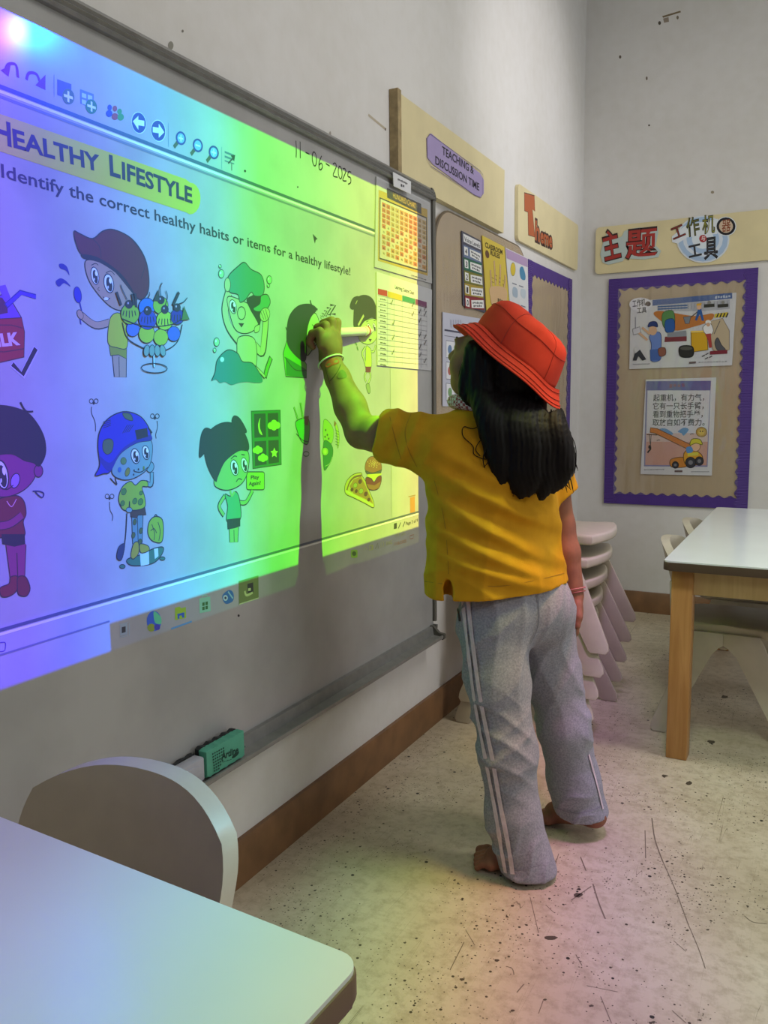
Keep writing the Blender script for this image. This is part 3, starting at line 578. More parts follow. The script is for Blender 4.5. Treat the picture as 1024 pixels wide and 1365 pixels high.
# sad girl, window and sign
p = pic(*CE)
p.shape([(270, 80), (380, 76), (384, 282), (276, 298)], '#4a8a3c', '#3a5a34', 4, False); p.poly([(280, 90), (372, 86), (375, 274), (284, 288)], '#4a5a40'); p.stroke([(328, 88), (332, 282)], 13, '#4a8a3c'); p.stroke([(282, 188), (374, 182)], 13, '#4a8a3c')
p.blob([(304, 105), (296, 130), (300, 160), (312, 170), (303, 145), (302, 122)], '#c8e060')
for cx, cy, r in ((356, 132, 15), (294, 226, 12), (314, 256, 12)):
    for dx, dy in ((-.8, .2), (0, -.4), (.8, .1), (0, .5)): p.ell(cx+dx*r, cy+dy*r, r*.8, r*.9, '#b8d854')
st = []
for k in range(10): a = -math.pi/2+k*math.pi/5; r = 20 if k % 2 == 0 else 10; st.append((357+r*.75*math.cos(a), 238+r*math.sin(a)))
p.poly(st, '#c8e060'); p.build('night_window_drawing', PAGE)
p = pic(*CE)
p.poly([(186, 520), (222, 518), (220, 576), (188, 578)], '#9ac070'); 
for a, b in (((186, 525), (188, 576)), ((222, 520), (219, 576)), ((204, 530), (205, 576))): p.stroke([a, b], 3.5, '#3a4a38')
p.curve([(170, 400), (148, 440), (166, 476)], 20, '#3a4a38'); p.curve([(170, 400), (149, 440), (166, 474)], 13, '#9ac070'); p.curve([(222, 425), (250, 425), (275, 380)], 20, '#3a4a38'); p.curve([(222, 425), (250, 424), (275, 380)], 13, '#9ac070')
p.shape([(170, 395), (190, 402), (212, 385), (226, 420), (228, 490), (178, 498), (180, 440)], '#66b07a', '#3a4a38', 4); p.poly([(178, 490), (228, 484), (228, 516), (206, 524), (180, 528)], '#3c3c38'); p.curve([(190, 380), (196, 400), (206, 385)], 10, '#9ac070')
p.shape([(128, 350), (150, 290), (220, 230), (258, 235), (258, 300), (236, 352), (190, 378), (148, 374)], '#9ac070', '#3a4a38', 4); eye(p, 206, 294, 14, 30); eye(p, 244, 284, 12, 28); p.curve([(192, 262), (205, 250), (215, 252)], 4); p.curve([(232, 244), (245, 246)], 4); p.curve([(212, 348), (222, 336), (234, 340)], 4)
p.shape([(134, 345), (104, 290), (90, 220), (104, 165), (140, 132), (185, 122), (230, 145), (256, 190), (258, 228), (222, 230), (170, 270), (142, 330)], '#3c4a40', '#333c36', 3)
p.shape([(72, 250), (78, 180), (92, 146), (116, 150), (124, 180), (104, 220), (84, 248)], '#3c4a40', '#333c36', 3); p.shape([(196, 120), (204, 98), (226, 108), (252, 155), (238, 160), (214, 138)], '#3c4a40', '#333c36', 3)
p.build('sad_girl_drawing', PAGE)
p = pic(*CE); p.shape(rrect(252, 310, 320, 378, 8, 3), '#a8cc48', '#3a5a34', 4, False); p.txt('Play', (268, 338), (300, 336), 14, '#3a4a38', .03); p.txt('Again?', (260, 362), (306, 358), 14, '#3a4a38', .03); p.build('play_again_sign_drawing', PAGE)

# foods, cut by the shade of the arm
p = pic(*CE); p.shape([(440, 118), (488, 112), (486, 200), (462, 196), (446, 160)], '#6ac43c', '#3a5a34', 4); 
for a, b in (((432, 65), (446, 110)), ((456, 48), (466, 108))): p.stroke([a, b], 9, '#3a5a34'); p.stroke([a, b], 4, '#9ad040')
p.poly([(470, 100), (488, 98), (486, 134), (474, 132)], '#8a7a3a'); p.curve([(440, 165), (465, 190), (487, 196)], 3.5, '#3a5a34'); p.ell(478, 242, 11, 9, None, 0, '#3a7a34', 3.5); p.build('noodle_cup_drawing', PAGE)
p = pic(*CZ); p.shape([(246, 330), (290, 320), (350, 420), (330, 560), (250, 540)], '#a8c850', '#4a5a2a', 5); p.shape([(360, 330), (400, 400), (412, 520), (395, 610), (385, 480)], '#b8cc50', '#4a5a2a', 5)
for x, y in ((268, 420), (286, 470), (300, 510), (262, 490)): p.ell(x, y, 8, 12, '#6a6a30')
for k in range(6): p.stroke([(372, 420+k*30), (406, 440+k*28)], 6, '#4a6a2a')
p.poly([(360, 318), (380, 345), (368, 385), (355, 370)], '#a0703a'); p.shape([(246, 548), (310, 552), (345, 620), (335, 720), (300, 790), (250, 830)], '#4a8a54', '#34503a', 5); p.ell(262, 645, 34, 44, '#a8cc54', 0, '#34503a', 5); p.ell(262, 645, 17, 24, '#d0d860'); p.curve([(262, 800), (310, 770), (338, 700)], 5, '#c8e0a0'); p.build('taco_and_sushi_drawing', PAGE)
p = pic(*CZ); p.shape([(682, 830), (690, 760), (730, 705), (790, 698), (840, 740), (858, 812), (840, 850), (760, 870), (700, 850)], '#a8763c', '#5a5030', 6)
for k in range(26): a = k*2.4; r = 8+k*2.3; p.ell(772+r*math.cos(a), 770+r*.8*math.sin(a), 5, 6, '#d8c078')
p.shape([(690, 850), (760, 868), (840, 842), (858, 830), (840, 880), (800, 900), (720, 892), (694, 868)], '#6a6a68', '#4a4a40', 5); p.poly([(700, 886), (862, 874), (835, 905), (800, 920), (772, 960), (750, 925), (705, 908)], '#d8e050')
p.shape([(690, 920), (740, 925), (775, 965), (810, 915), (850, 900), (852, 960), (825, 1030), (775, 1052), (720, 1040), (694, 985)], '#8a4a48', '#5a4038', 6); p.poly([(698, 985), (780, 1000), (850, 955), (826, 1026), (775, 1048), (722, 1036)], '#a87a50'); p.build('burger_drawing', PAGE)
p = pic(*CZ); p.shape([(470, 1010), (500, 940), (560, 885), (640, 868), (655, 905), (690, 960), (720, 1040), (772, 1170), (770, 1235), (680, 1190), (560, 1130), (480, 1090)], '#c8c460', '#5a5a30', 7); p.poly([(520, 1010), (560, 940), (640, 905), (660, 950), (690, 1010), (765, 1190), (680, 1140), (560, 1085)], '#b09050'); p.curve([(490, 1055), (520, 970), (570, 915), (648, 895)], 22, '#8a6a3c'); p.curve([(480, 1060), (560, 1105), (680, 1165), (768, 1215)], 26, '#d0dc70')
for x, y, r in ((580, 1000, 20), (630, 960, 18), (640, 1060, 22), (590, 1060, 14), (690, 1090, 18), (545, 1045, 15), (720, 1150, 14)): p.ell(x, y, r, r*1.3, '#a8b858' if r > 18 else '#7a4a40', 20, '#5a5a30', 4)
p.build('pizza_slice_drawing', PAGE)

# task bar, corner icons
p = pic(*CC)
p.poly([(546, 1068), (578, 1060), (578, 1110), (546, 1118)], '#b8c8d0'); p.poly([(553, 1078), (571, 1074), (571, 1100), (553, 1106)], '#4a4c58'); p.stroke([(588, 1060), (588, 1115)], 5, '#b8c8d0'); p.stroke([(540, 1068), (582, 1056)], 4, '#b8c8d0'); p.stroke([(545, 1125), (580, 1116)], 4, '#b8c8d0'); p.build('task_view_icon', PAGE)
p = pic(*CC); p.ell(700, 1050, 33, 46, '#3f7ae8'); p.blob([(700, 1006), (730, 1030), (732, 1062), (708, 1060), (700, 1040)], '#78e8b0'); p.ell(688, 1080, 18, 18, '#a8b83a'); p.ell(714, 1078, 14, 14, '#5a5ac8'); p.build('browser_icon', PAGE)
p = pic(*CC); p.poly([(795, 990), (818, 984), (822, 992), (845, 986), (846, 1036), (796, 1046)], '#b8e04a'); p.poly([(806, 1018), (838, 1010), (838, 1034), (828, 1036), (826, 1024), (816, 1026), (816, 1040), (808, 1040)], '#3f7ad8'); p.stroke([(778, 1086), (872, 1052)], 8, '#78b8f0'); p.build('folder_icon', PAGE)
p = pic(*CE); p.poly([(72, 790), (114, 782), (116, 838), (74, 846)], '#a8ecc8'); p.stroke([(82, 790), (84, 780), (102, 777), (103, 786)], 4, '#a8ecc8')
for x, y in ((84, 806), (96, 803), (84, 822), (96, 819)): p.poly([(x, y), (x+9, y-2), (x+9, y+11), (x, y+13)], '#3a8a4a')
p.build('shop_bag_icon', PAGE)
p = pic(*CE); p.shape([(160, 780), (185, 758), (202, 770), (200, 800), (172, 810)], '#3f8ac8', None); p.ell(172, 788, 9, 11, '#d0f0f0'); p.ell(172, 788, 4, 5, '#2a4a6a'); p.stroke([(182, 764), (200, 790)], 6, '#a8e0e8'); p.build('camera_app_icon', PAGE)
p = pic(*CE); p.poly([(222, 724), (297, 702), (298, 790), (223, 814)], '#8a9a62'); p.stroke([(224, 812), (298, 788)], 4, '#d8f0b0'); p.poly([(255, 735), (277, 729), (278, 765), (256, 770)], '#3a3c38'); p.curve([(245, 762), (252, 778), (275, 768)], 9, '#d8ec9c'); p.poly([(258, 752), (268, 750), (268, 760), (258, 762)], '#d8ec9c'); p.build('open_app_icon', PAGE)
p = pic(*CE); p.poly(rrect(648, 605, 673, 636, 5, 3), '#a8d860'); p.ell(660, 620, 8, 9, '#6a8a40'); T_ = '#c4c88c'
p.build('chat_icon', PAGE); p = pic(*CE); p.stroke([(697, 608), (703, 596), (709, 605)], 3, T_); p.stroke([(718, 590), (732, 587), (732, 604), (718, 607), (718, 590)], 3.5, T_); p.poly([(726, 588), (733, 587), (733, 605), (726, 606)], T_); p.stroke([(740, 602), (750, 580), (752, 600)], 3, '#8f9270'); p.stroke([(762, 576), (762, 596)], 4, T_); p.curve([(768, 574), (773, 583), (769, 594)], 3, T_)
p.build('status_icons', PAGE); p = pic(*CE); p.txt('ENG', (782, 588), (804, 583), 14, T_, .01); p.build('language_lettering', PAGE); p = pic(*CE); p.txt('1:41 pm', (818, 556), (854, 548), 12, T_, .01); p.txt('11/6/2025', (812, 590), (858, 577), 12, '#c89a80', .01); p.build('clock_lettering', PAGE); p = pic(*CE); p.stroke([(872, 552), (886, 548), (884, 562), (872, 564), (872, 552)], 2.5, '#b07a6a'); p.build('message_icon', PAGE)
p = pic(*CE); p.poly([(811, 506), (822, 503), (822, 524), (811, 527)], '#4a4a30'); p.stroke([(828, 524), (837, 502)], 5, '#3a3a28'); p.stroke([(845, 518), (853, 498)], 5, '#3a3a28'); p.txt('Page 3 of 9', (856, 512), (902, 499), 12, '#3a3a28', .01); p.build('page_counter', PAGE); p = pic(*CE); p.poly([(872, 408), (890, 402), (891, 466), (873, 472)], '#c8945a'); p.stroke([(866, 404), (893, 398)], 3, '#a8884a')
p.build('bin_icon', PAGE); p = pic(*CC); p.curve([(-8, 1150), (22, 1148), (24, 1170), (18, 1186), (-8, 1190)], 4, '#6a50b0'); p.build('corner_icon', PAGE)

# ---------------------------------------------------------------- things on the left wall
M_CREAM = mat('cream_foam_board', '#ddd0a4', .6, var=.06, vscale=9)
M_PAPER = mat('white_paper', '#dcdde0', .5, var=.03, vscale=20); M_CREAMD = mat('aged_board_edge', '#a8946c', .7, var=.3, vscale=40)
M_CHART = mat('chart_paper', '#b6b7ba', .5, var=.03, vscale=20)
M_PURP = mat('purple_card', '#a797c6', .5, var=.05, vscale=12)
def film_mat():
    m, nt, b = new_mat('clear_plastic_film'); N = nt.nodes; L = nt.links.new; out = N['Material Output']; N.remove(b)
    tr = N.new('ShaderNodeBsdfTransparent'); gl = N.new('ShaderNodeBsdfGlossy'); gl.inputs['Roughness'].default_value = .16; mx = N.new('ShaderNodeMixShader'); mx.inputs[0].default_value = .09
    tc = N.new('ShaderNodeTexCoord'); mp = N.new('ShaderNodeMapping'); mp.inputs['Scale'].default_value = (3, 3, 1.0); mp.inputs['Rotation'].default_value = (.5, .5, 0); L(tc.outputs['Object'], mp.inputs[0])
    n = N.new('ShaderNodeTexNoise'); n.inputs['Scale'].default_value = 4; n.inputs['Detail'].default_value = 2; L(mp.outputs[0], n.inputs['Vector']); bp = N.new('ShaderNodeBump'); bp.inputs['Strength'].default_value = .35; bp.inputs['Distance'].default_value = .02; L(n.outputs[0], bp.inputs['Height'])
    L(bp.outputs[0], gl.inputs['Normal']); L(tr.outputs[0], mx.inputs[1]); L(gl.outputs[0], mx.inputs[2]); L(mx.outputs[0], out.inputs[0]); return m
M_FILM = film_mat()
def sheet(name, ax, pts, v0, v1, m, parent=None, bev=0):
    """board with outline pts (plane coordinates) between depths v0 and v1 of axis ax"""
    o = prism(name, pts, ax, v0, v1, m, bev=bev)
    return adopt(o, parent) if parent is not None else o
def at2(ax, v, pts): return [tuple(np.delete(onp(x, y, ax, v), ax)) for x, y in pts]

# teaching sign
t = empty('wall_sign', (0, 2.44, 1.585))
sheet('backing_board', 0, [(2.045, 1.592), (2.845, 1.588), (2.852, 1.80), (2.045, 1.806)], .001, .022, M_CREAM, t)
sheet('side_strip', 0, [(2.024, 1.592), (2.044, 1.591), (2.044, 1.812), (2.024, 1.813)], .001, .026, M_CREAMD, t)
lab = at2(0, .024, [(575, 178), (581, 183), (640, 231), (645, 240), (645, 258), (640, 263), (633, 260), (577, 219), (570, 210), (569, 184)])
sheet('name_label', 0, lab, .0222, .0245, M_PURP, t)
p = Pic(0, .0245, (500, 100), 3.531, .0004); p.stroke([(258, 277), (264, 281), (494, 450), (508, 470), (507, 560), (498, 577), (470, 565), (265, 430), (247, 395), (245, 300), (258, 277)], 3, '#6f6290')
p.txt('TEACHING &', (316, 372), (464, 468), 38, '#2c2834', .016); p.txt('DISCUSSION TIME', (284, 418), (490, 545), 38, '#2c2834', .016); p.build('label_lettering', t)
tag(t, 'cream sign board with purple TEACHING & DISCUSSION TIME label above the whiteboard end', 'sign', 'cream sign boards')
# theme sign
t = empty('wall_sign', (0, 3.44, 1.59))
sheet('backing_board', 0, rrect(3.022, 1.595, 3.862, 1.796, .02), .001, .014, M_CREAM, t)
TH = [((705, 300), (750, 180))]
M_OR = ink('#b0623c')
p = Pic(0, .014, (500, 100), 3.531, .0003)
T_ = [(703, 556), (750, 570), (752, 640), (740, 632), (752, 762), (722, 752), (720, 645), (704, 638)]
p.shape(T_, '#4a3430', '#4a3430', 9, False); p.txt('h', (752, 774), (776, 786), 92, '#4a3430', .10); p.txt('eme', (776, 788), (836, 814), 72, '#4a3430', .12)
p.poly(T_, '#b5613a'); p.txt('h', (753, 772), (775, 784), 88, '#b5613a', .03); p.txt('eme', (778, 786), (834, 811), 68, '#b5613a', .03); p.build('theme_lettering', t)
tag(t, 'small cream sign board with brown Theme lettering near the room corner', 'sign', 'cream sign boards')

# name card above the hundred chart
t = empty('name_card', (.033, 2.07, 1.58)); sheet('card', 0, at2(0, .036, [(524, 229), (548, 242), (548, 259), (525, 248)]), .0345, .036, M_PAPER, t)
p = Pic(0, .036, (480, 220), 4.55); p.scrawl((228, 92), (288, 122), 14, '#55535a', 8); p.scrawl((246, 130), (270, 142), 20, '#55535a', 2); p.build('card_lettering', t); tag(t, 'tiny white name card stuck on the whiteboard top rail', 'card')
# hundred chart
t = empty('number_chart', (XB, 2.07, 1.34)); sheet('paper', 0, at2(0, XB+.003, [(502, 235), (573, 270), (576, 378), (500, 356)]), XB+.0005, XB+.003, M_CHART, t)
p = Pic(0, XB+.003, (480, 220), 4.55, .0003); p.tone = .66
p.poly([(112, 150), (408, 270), (410, 672), (108, 580)], '#d8b830'); p.poly([(118, 195), (405, 318), (405, 655), (116, 570)], '#4a3a40'); p.poly([(124, 205), (400, 325), (400, 645), (120, 562)], '#e6ddd0')
p.poly([(162, 138), (370, 236), (372, 298), (164, 198)], '#1c1a1c'); p.txt('HUNDRED CHART', (200, 198), (340, 266), 34, '#d8b23c', .01)
TL, TR_, BL, BR = (130, 220), (402, 340), (130, 545), (402, 640)
def bil(u, v): return tuple((TL[i]*(1-u)+TR_[i]*u)*(1-v)+(BL[i]*(1-u)+BR[i]*u)*v for i in (0, 1))
cols = ['#e08a3c', '#d8b878', '#e0a050', '#e8d8b8']
for r in range(10):
    for c in range(10):
        q = cols[(c//2+r//4) % 3 if r < 4 else (c*7+r*3) % 4]; e = .08
        p.h -= p.step; p.poly([bil((c+e)/10, (r+e)/10), bil((c+1-e)/10, (r+e)/10), bil((c+1-e)/10, (r+1-e)/10), bil((c+e)/10, (r+1-e)/10)], q)
p.h += .0002
for r in range(10):
    for c in range(10):
        a = bil((c+.32)/10, (r+.78)/10); b = bil((c+.68)/10, (r+.78)/10); p.h -= p.step; p.txt(str(r*10+c+1), a, b, 12, '#3a2a28', .02)
p.h += .0002; p.scrawl((310, 672), (402, 702), 8, '#77757c', 10); p.build('chart_print', t)
f = sheet('plastic_sleeve', 0, at2(0, XB+.0052, [(501, 237), (573.5, 271), (576.5, 377), (499.5, 357)]), XB+.0045, XB+.005, M_FILM, t); tag(t, 'yellow bordered hundred chart in a clear sleeve at the whiteboard top corner', 'chart', 'charts taped on the whiteboard')
# learning centre chart
t = empty('duty_chart', (XB, 2.07, 1.09)); sheet('paper', 0, at2(0, XB+.003, [(502, 362), (576, 386), (575, 494), (503.5, 487)]), XB+.0005, XB+.003, M_CHART, t)
p = Pic(0, XB+.003, (480, 220), 4.55, .0003); p.tone = .66; p.txt('Learning Centre Chart', (212, 748), (328, 788), 22, '#4a4650', .01)
hd = [((108, 748), (165, 762), '#c0504a'), ((168, 764), (254, 790), '#d8b84a'), ((256, 790), (334, 812), '#4f9a78'), ((336, 812), (404, 832), '#8a4a78')]
for a, b, c in hd: p.poly([a, b, (b[0], b[1]+36), (a[0], a[1]+36)], c)
for k in range(13):
    y0 = 790+k*33; y1 = 862+k*29; p.stroke([(110, y0), (406, y1)], 2, '#a8a6ac'); p.scrawl((122, y0+26), (158, y0+34), 9, '#77757c', 5)
for x in (165, 205, 254, 296, 334, 370, 404): p.stroke([(x, 780+(x-110)*.24), (x, 1205+(x-110)*.1)], 2, '#a8a6ac')
for x, y in ((190, 835), (318, 850), (318, 905), (392, 872), (360, 890), (360, 945), (200, 960), (392, 905), (362, 1030), (392, 1045), (392, 1080), (362, 1105), (196, 1138), (362, 1155), (392, 1190), (198, 1048)): p.stroke([(x-7, y-2), (x-3, y+10), (x+7, y-18)], 5, '#2c2a30')
p.build('chart_print', t); tag(t, 'white tick chart with coloured headings below the hundred chart', 'chart', 'charts taped on the whiteboard')

# rounded pin board in plastic wrap
t = empty('pin_board', (0, 2.7, .8)); Y0, Y1, Z0, Z1 = 2.282, 3.12, .80, 1.572
M_TAN = mat('tan_pin_board', '#b9a68c', .7, var=.08, vscale=8)
sheet('board', 0, rrect(Y0, Z0, Y1, Z1, .11, 10), .001, .016, M_TAN, t)
tube('board_rim', [(.012, a, b) for a, b in rrect(Y0, Z0, Y1, Z1, .11, 10)], .005, mat('pin_board_rim', '#6d604e', .5), None, 6, True); adopt(bpy.data.objects['board_rim'], t)
sheet('plastic_wrap', 0, rrect(Y0+.004, Z0+.004, Y1-.004, Z1-.004, .105, 10), .0165, .0170, M_FILM, t)
tag(t, 'tan rounded pin board wrapped in crinkled clear plastic beside the whiteboard', 'pin board')
# voice levels strip
CV = ((560, 250), 3.689)
t = empty('voice_levels_chart', (.018, 2.56, 1.3)); pv = [(205, 212), (300, 262), (322, 616), (212, 580)]; w_ = lambda P: [(560+x/3.689, 250+y/3.689) for x, y in P]
sheet('paper', 0, at2(0, .0205, w_(pv)), .0185, .0205, mat('navy_card', '#4a4a5c', .5), t)
p = Pic(0, .0205, *CV); p.poly([(212, 226), (296, 268), (298, 306), (214, 266)], '#e2e2e4'); p.txt('Voice Levels', (217, 262), (294, 298), 22, '#3a3a42', .02)
for k, (c, n) in enumerate((('#6a7a9a', '4'), ('#2f6a54', '3'), ('#7a7a34', '2'), ('#a8923c', '1'), ('#8a2c34', '0'))):
    a = 280+k*63; q = 318+k*57; s_ = k*1.6; e_ = k*3.2
    p.poly([(212+s_, a), (300+e_, q), (302+e_, q+56), (214+s_, a+60)], c); p.poly([(216+s_, a+9), (234+s_, a+16), (236+s_, a+56), (218+s_, a+50)], '#e8e8e6'); p.txt(n, (222+s_, a+46), (231+s_, a+49), 26, '#333338', .03)
    p.poly([(244+s_, a+22), (298+e_, q+8), (300+e_, q+48), (246+s_, a+60)], '#e8e8e6'); p.scrawl((250+s_, a+40), (294+e_, q+28), 11, '#3a3a42', 7); p.scrawl((254+s_, a+56), (290+e_, q+42), 11, '#3a3a42', 5)
p.build('chart_print', t); tag(t, 'narrow Voice Levels strip numbered 4 to 0 on the wrapped pin board', 'poster', 'posters on the wrapped pin board')
# classroom rules
t = empty('classroom_rules_poster', (.018, 2.78, 1.3)); sheet('paper', 0, at2(0, .0205, w_([(306, 235), (415, 292), (445, 640), (330, 640)])), .0185, .0205, mat('yellow_paper', '#d8c04a', .5), t)
p = Pic(0, .0205, *CV); p.txt('CLASSROOM', (320, 292), (405, 330), 24, '#4a3f20', .03); p.txt('RULES', (346, 330), (392, 350), 22, '#4a3f20', .03)
sk = '#d8b488'
for q in ([(372, 480), (368, 420), (364, 360)], [(390, 480), (394, 430), (395, 378)], [(352, 500), (348, 440), (346, 405)], [(412, 500), (418, 460), (418, 430)], [(360, 590), (350, 555), (346, 520)]): p.curve(q, 20, '#8a6a44'); p.curve(q, 15, sk)
p.shape([(345, 490), (420, 495), (425, 560), (400, 600), (365, 600), (348, 550)], sk, None); p.ell(330, 328, 9, 20, '#6a4a34', -10); p.scrawl((380, 565), (406, 572), 24, '#4a3a20', 3)
for k in range(4):
    p.stroke([(352+k*18, 430+abs(k-1)*12), (362+k*16, 436+abs(k-1)*12)], 3, '#8a6a50'); p.stroke([(352+k*18, 450+abs(k-1)*12), (362+k*16, 456+abs(k-1)*12)], 3, '#8a6a50')
p.build('poster_print', t); tag(t, 'yellow CLASSROOM RULES poster with a drawn hand above the red hat', 'poster', 'posters on the wrapped pin board')
# weather poster
t = empty('weather_poster', (.018, 3.0, 1.3)); sheet('paper', 0, at2(0, .0205, w_([(420, 295), (530, 348), (534, 640), (448, 640)])), .0185, .0205, M_PAPER, t)
p = Pic(0, .0205, *CV); p.poly([(422, 300), (528, 350), (529, 392), (426, 348)], '#b49ac0'); p.ell(457, 402, 12, 32, '#d8c040', 0, '#8a8030', 3); p.blob([(490, 400), (505, 390), (518, 430), (515, 455), (495, 445)], '#4a8ab0'); p.blob([(458, 490), (478, 500), (478, 540), (456, 530)], '#a8b8c8'); p.blob([(496, 500), (518, 505), (516, 545), (498, 535)], '#c0ccd6')
for x, y in ((453, 470), (486, 482), (456, 570), (496, 580)): p.stroke([(x, y), (x+22, y+8)], 5, '#77788a')
p.build('poster_print', t); tag(t, 'white weather poster with a yellow sun beside the purple edged board', 'poster', 'posters on the wrapped pin board')
# timetable sheet low on the pin board
t = empty('picture_timetable', (.018, 2.45, .9)); sheet('paper', 0, at2(0, .0205, w_([(112, 612), (300, 645), (300, 1080), (112, 1075)])), .0185, .0205, mat('pale_lilac_paper', '#c2c4d6', .45), t)
p = Pic(0, .0205, *CV); p.stroke([(120, 700), (300, 730)], 8, '#4a4c62'); p.stroke([(120, 728), (300, 755)], 3, '#77798e')
for r in range(3):
    for c in range(3):
        x, y = 128+c*48, 752+r*105+c*8; p.poly([(x, y), (x+40, y+7), (x+40, y+88), (x, y+84)], '#dfe0e8'); p.stroke([(x, y), (x+40, y+7), (x+40, y+88), (x, y+84), (x, y)], 2.5, '#5a5c72'); p.ell(x+18, y+44, 10, 22, ('#6a88b0', '#b0605a', '#7aa070')[(r+c) % 3])
for k in range(5): p.stroke([(150+k*12, 650), (152+k*12, 690)], 4, '#8a8ca0')
p.build('timetable_print', t); tag(t, 'pale lilac picture timetable hanging low beside the face in profile', 'poster', 'posters on the wrapped pin board')

# ---------------------------------------------------------------- scalloped bulletin boards
def corr_mat():
    m, nt, b = new_mat('purple_corrugated_card'); N = nt.nodes; L = nt.links.new; b.inputs['Base Color'].default_value = (*lin('#4c2f86'), 1); b.inputs['Roughness'].default_value = .5
    tc = N.new('ShaderNodeTexCoord'); w = N.new('ShaderNodeTexWave'); w.wave_type = 'BANDS'; w.bands_direction = 'Z'; w.inputs['Scale'].default_value = 45; w.inputs['Distortion'].default_value = .3; L(tc.outputs['Object'], w.inputs['Vector'])
    bp = N.new('ShaderNodeBump'); bp.inputs['Strength'].default_value = .5; bp.inputs['Distance'].default_value = .003; L(w.outputs[0], bp.inputs['Height']); L(bp.outputs[0], b.inputs['Normal']); return m
M_COR = corr_mat(); M_PURB = mat('purple_border_card', '#4c2f86', .5, var=.1, vscale=15)
def scallop(a0, a1, flat, inner, pitch, amp, horiz, flip):
    """outline of a border strip: straight outer side at flat, scalloped inner side around inner"""
    n = max(2, round((a1-a0)/pitch)); pts = []
    for k in range(n*6+1):
        a = a0+(a1-a0)*k/(n*6); pts.append((a, inner+flip*amp*(math.cos(2*math.pi*k/6)*.5)))
    pts += [(a1, flat), (a0, flat)]
    return pts if horiz else [(b, a) for a, b in pts]
def bulletin(ax, v, a0, a1, b0, b1, bw, name_root):
    s = 1 if ax == 0 else -1
    q = lambda d: v+s*d
    M_BK = mat('buff_backing_paper', '#bda98a', .7, var=.06, vscale=6)
    sheet('backing_paper', ax, [(a0+.01, b0+.01), (a1-.01, b0+.01), (a1-.01, b1-.01), (a0+.01, b1-.01)], q(.001), q(.010), M_BK, name_root)
    for nm, pts, m, d in (('border_strip', scallop(a0, a1, b1, b1-bw, .047, .012, True, 1), M_PURB, .0125), ('border_strip', scallop(a0, a1, b0, b0+bw, .047, .012, True, -1), M_PURB, .0125),
                          ('border_strip', scallop(b0, b1, a0, a0+bw, .047, .012, False, -1), M_COR, .0145), ('border_strip', scallop(b0, b1, a1, a1-bw, .047, .012, False, 1), M_COR, .0145)):
        sheet(nm, ax, pts, q(.0101), q(d), m, name_root)
    return name_root
t = bulletin(1, YB, .131, .765, .517, 1.562, .052, empty('bulletin_board', (.45, YB, .517)))
tag(t, 'purple scalloped bulletin board with tools posters on the back wall', 'bulletin board', 'purple edged boards')
sheet('plastic_film', 1, [(.175, .565), (.72, .565), (.72, 1.515), (.175, 1.515)], YB-.0170, YB-.0174, M_FILM, t)
t = bulletin(0, 0, 3.146, 3.775, .62, 1.545, .052, empty('bulletin_board', (0, 3.45, .62)))
tag(t, 'purple scalloped empty board on the left wall behind the girl', 'bulletin board', 'purple edged boards')
sheet('plastic_film', 0, [(3.20, .67), (3.72, .67), (3.72, 1.49), (3.20, 1.49)], .0162, .0166, M_FILM, t)

# long cream strip with Chinese title
t = empty('wall_sign', (.6, YB, 1.59)); sheet('backing_board', 1, rrect(.066, 1.59, 1.30, 1.80, .018), YB-.001, YB-.014, M_CREAM, t)
CS = ((780, 270), 4.197); YS = YB-.014
w_ = lambda P: [(780+x/4.197, 270+y/4.197) for x, y in P]
ol = [(98, 235), (120, 175), (150, 168), (165, 205), (205, 190), (220, 160), (250, 148), (300, 140), (405, 136), (410, 165), (395, 240), (425, 270), (410, 305), (330, 318), (220, 312), (210, 328), (130, 348), (98, 335), (85, 290)]
sheet('title_backing', 1, at2(1, YS-.003, w_(ol)), YS-.0002, YS-.003, mat('pale_blue_card', '#b9c8c6', .6), t)
p = Pic(1, YS-.003, *CS, lift=.0002); p.txt('主', (108, 318), (205, 292), 128, '#3c2c2c', .045); p.txt('题', (222, 300), (408, 282), 122, '#3c2c2c', .045); p.txt('主', (112, 316), (201, 292), 122, '#a83a36', .018); p.txt('题', (228, 298), (402, 281), 116, '#a83a36', .018); p.build('title_lettering', t)
ol = []
for k in range(40):
    a = 2*math.pi*k/40; ol.append((660+148*math.cos(a), 205+132*math.sin(a)))
sheet('badge_disc', 1, at2(1, YS-.003, w_(ol)), YS-.0002, YS-.003, mat('badge_white_card', '#d6dde6', .6), t)
p = Pic(1, YS-.003, *CS, lift=.0002); p.ell(660, 205, 140, 125, '#a9c2e0'); p.ell(660, 205, 112, 98, '#d6e0ee'); p.ell(660, 205, 92, 80, '#aac4e4'); p.ell(660, 205, 62, 54, '#dce6f0')
p.poly([(486, 190), (488, 222), (520, 230), (570, 195), (740, 175), (745, 90), (560, 130)], '#dfe6ee')
for c, a, b, cp, col in (('工', (494, 208), (565, 178), 60, '#8a3c34'), ('作', (570, 185), (645, 168), 78, '#6a6a34'), ('机', (655, 168), (728, 158), 76, '#8a8a3a'), ('工', (582, 308), (654, 292), 60, '#3c3c40'), ('具', (665, 308), (745, 298), 92, '#3c3c40')):
    p.txt(c, a, b, cp, '#24242a', .03); p.txt(c, a, b, cp, col, -.004)
p.ell(660, 202, 21, 21, '#a83a40'); p.txt('与', (650, 212), (672, 210), 20, '#e8d8d8', .02)
p.ell(789, 133, 58, 54, '#dfe6ee'); p.ell(789, 133, 53, 50, '#26262c'); p.ell(789, 133, 39, 37, '#cdb8a0')
p.txt('器', (765, 160), (815, 154), 52, '#8a4a34', .01); p.build('badge_print', t)
tag(t, 'long cream sign strip with red Chinese title on the back wall', 'sign', 'cream sign boards')

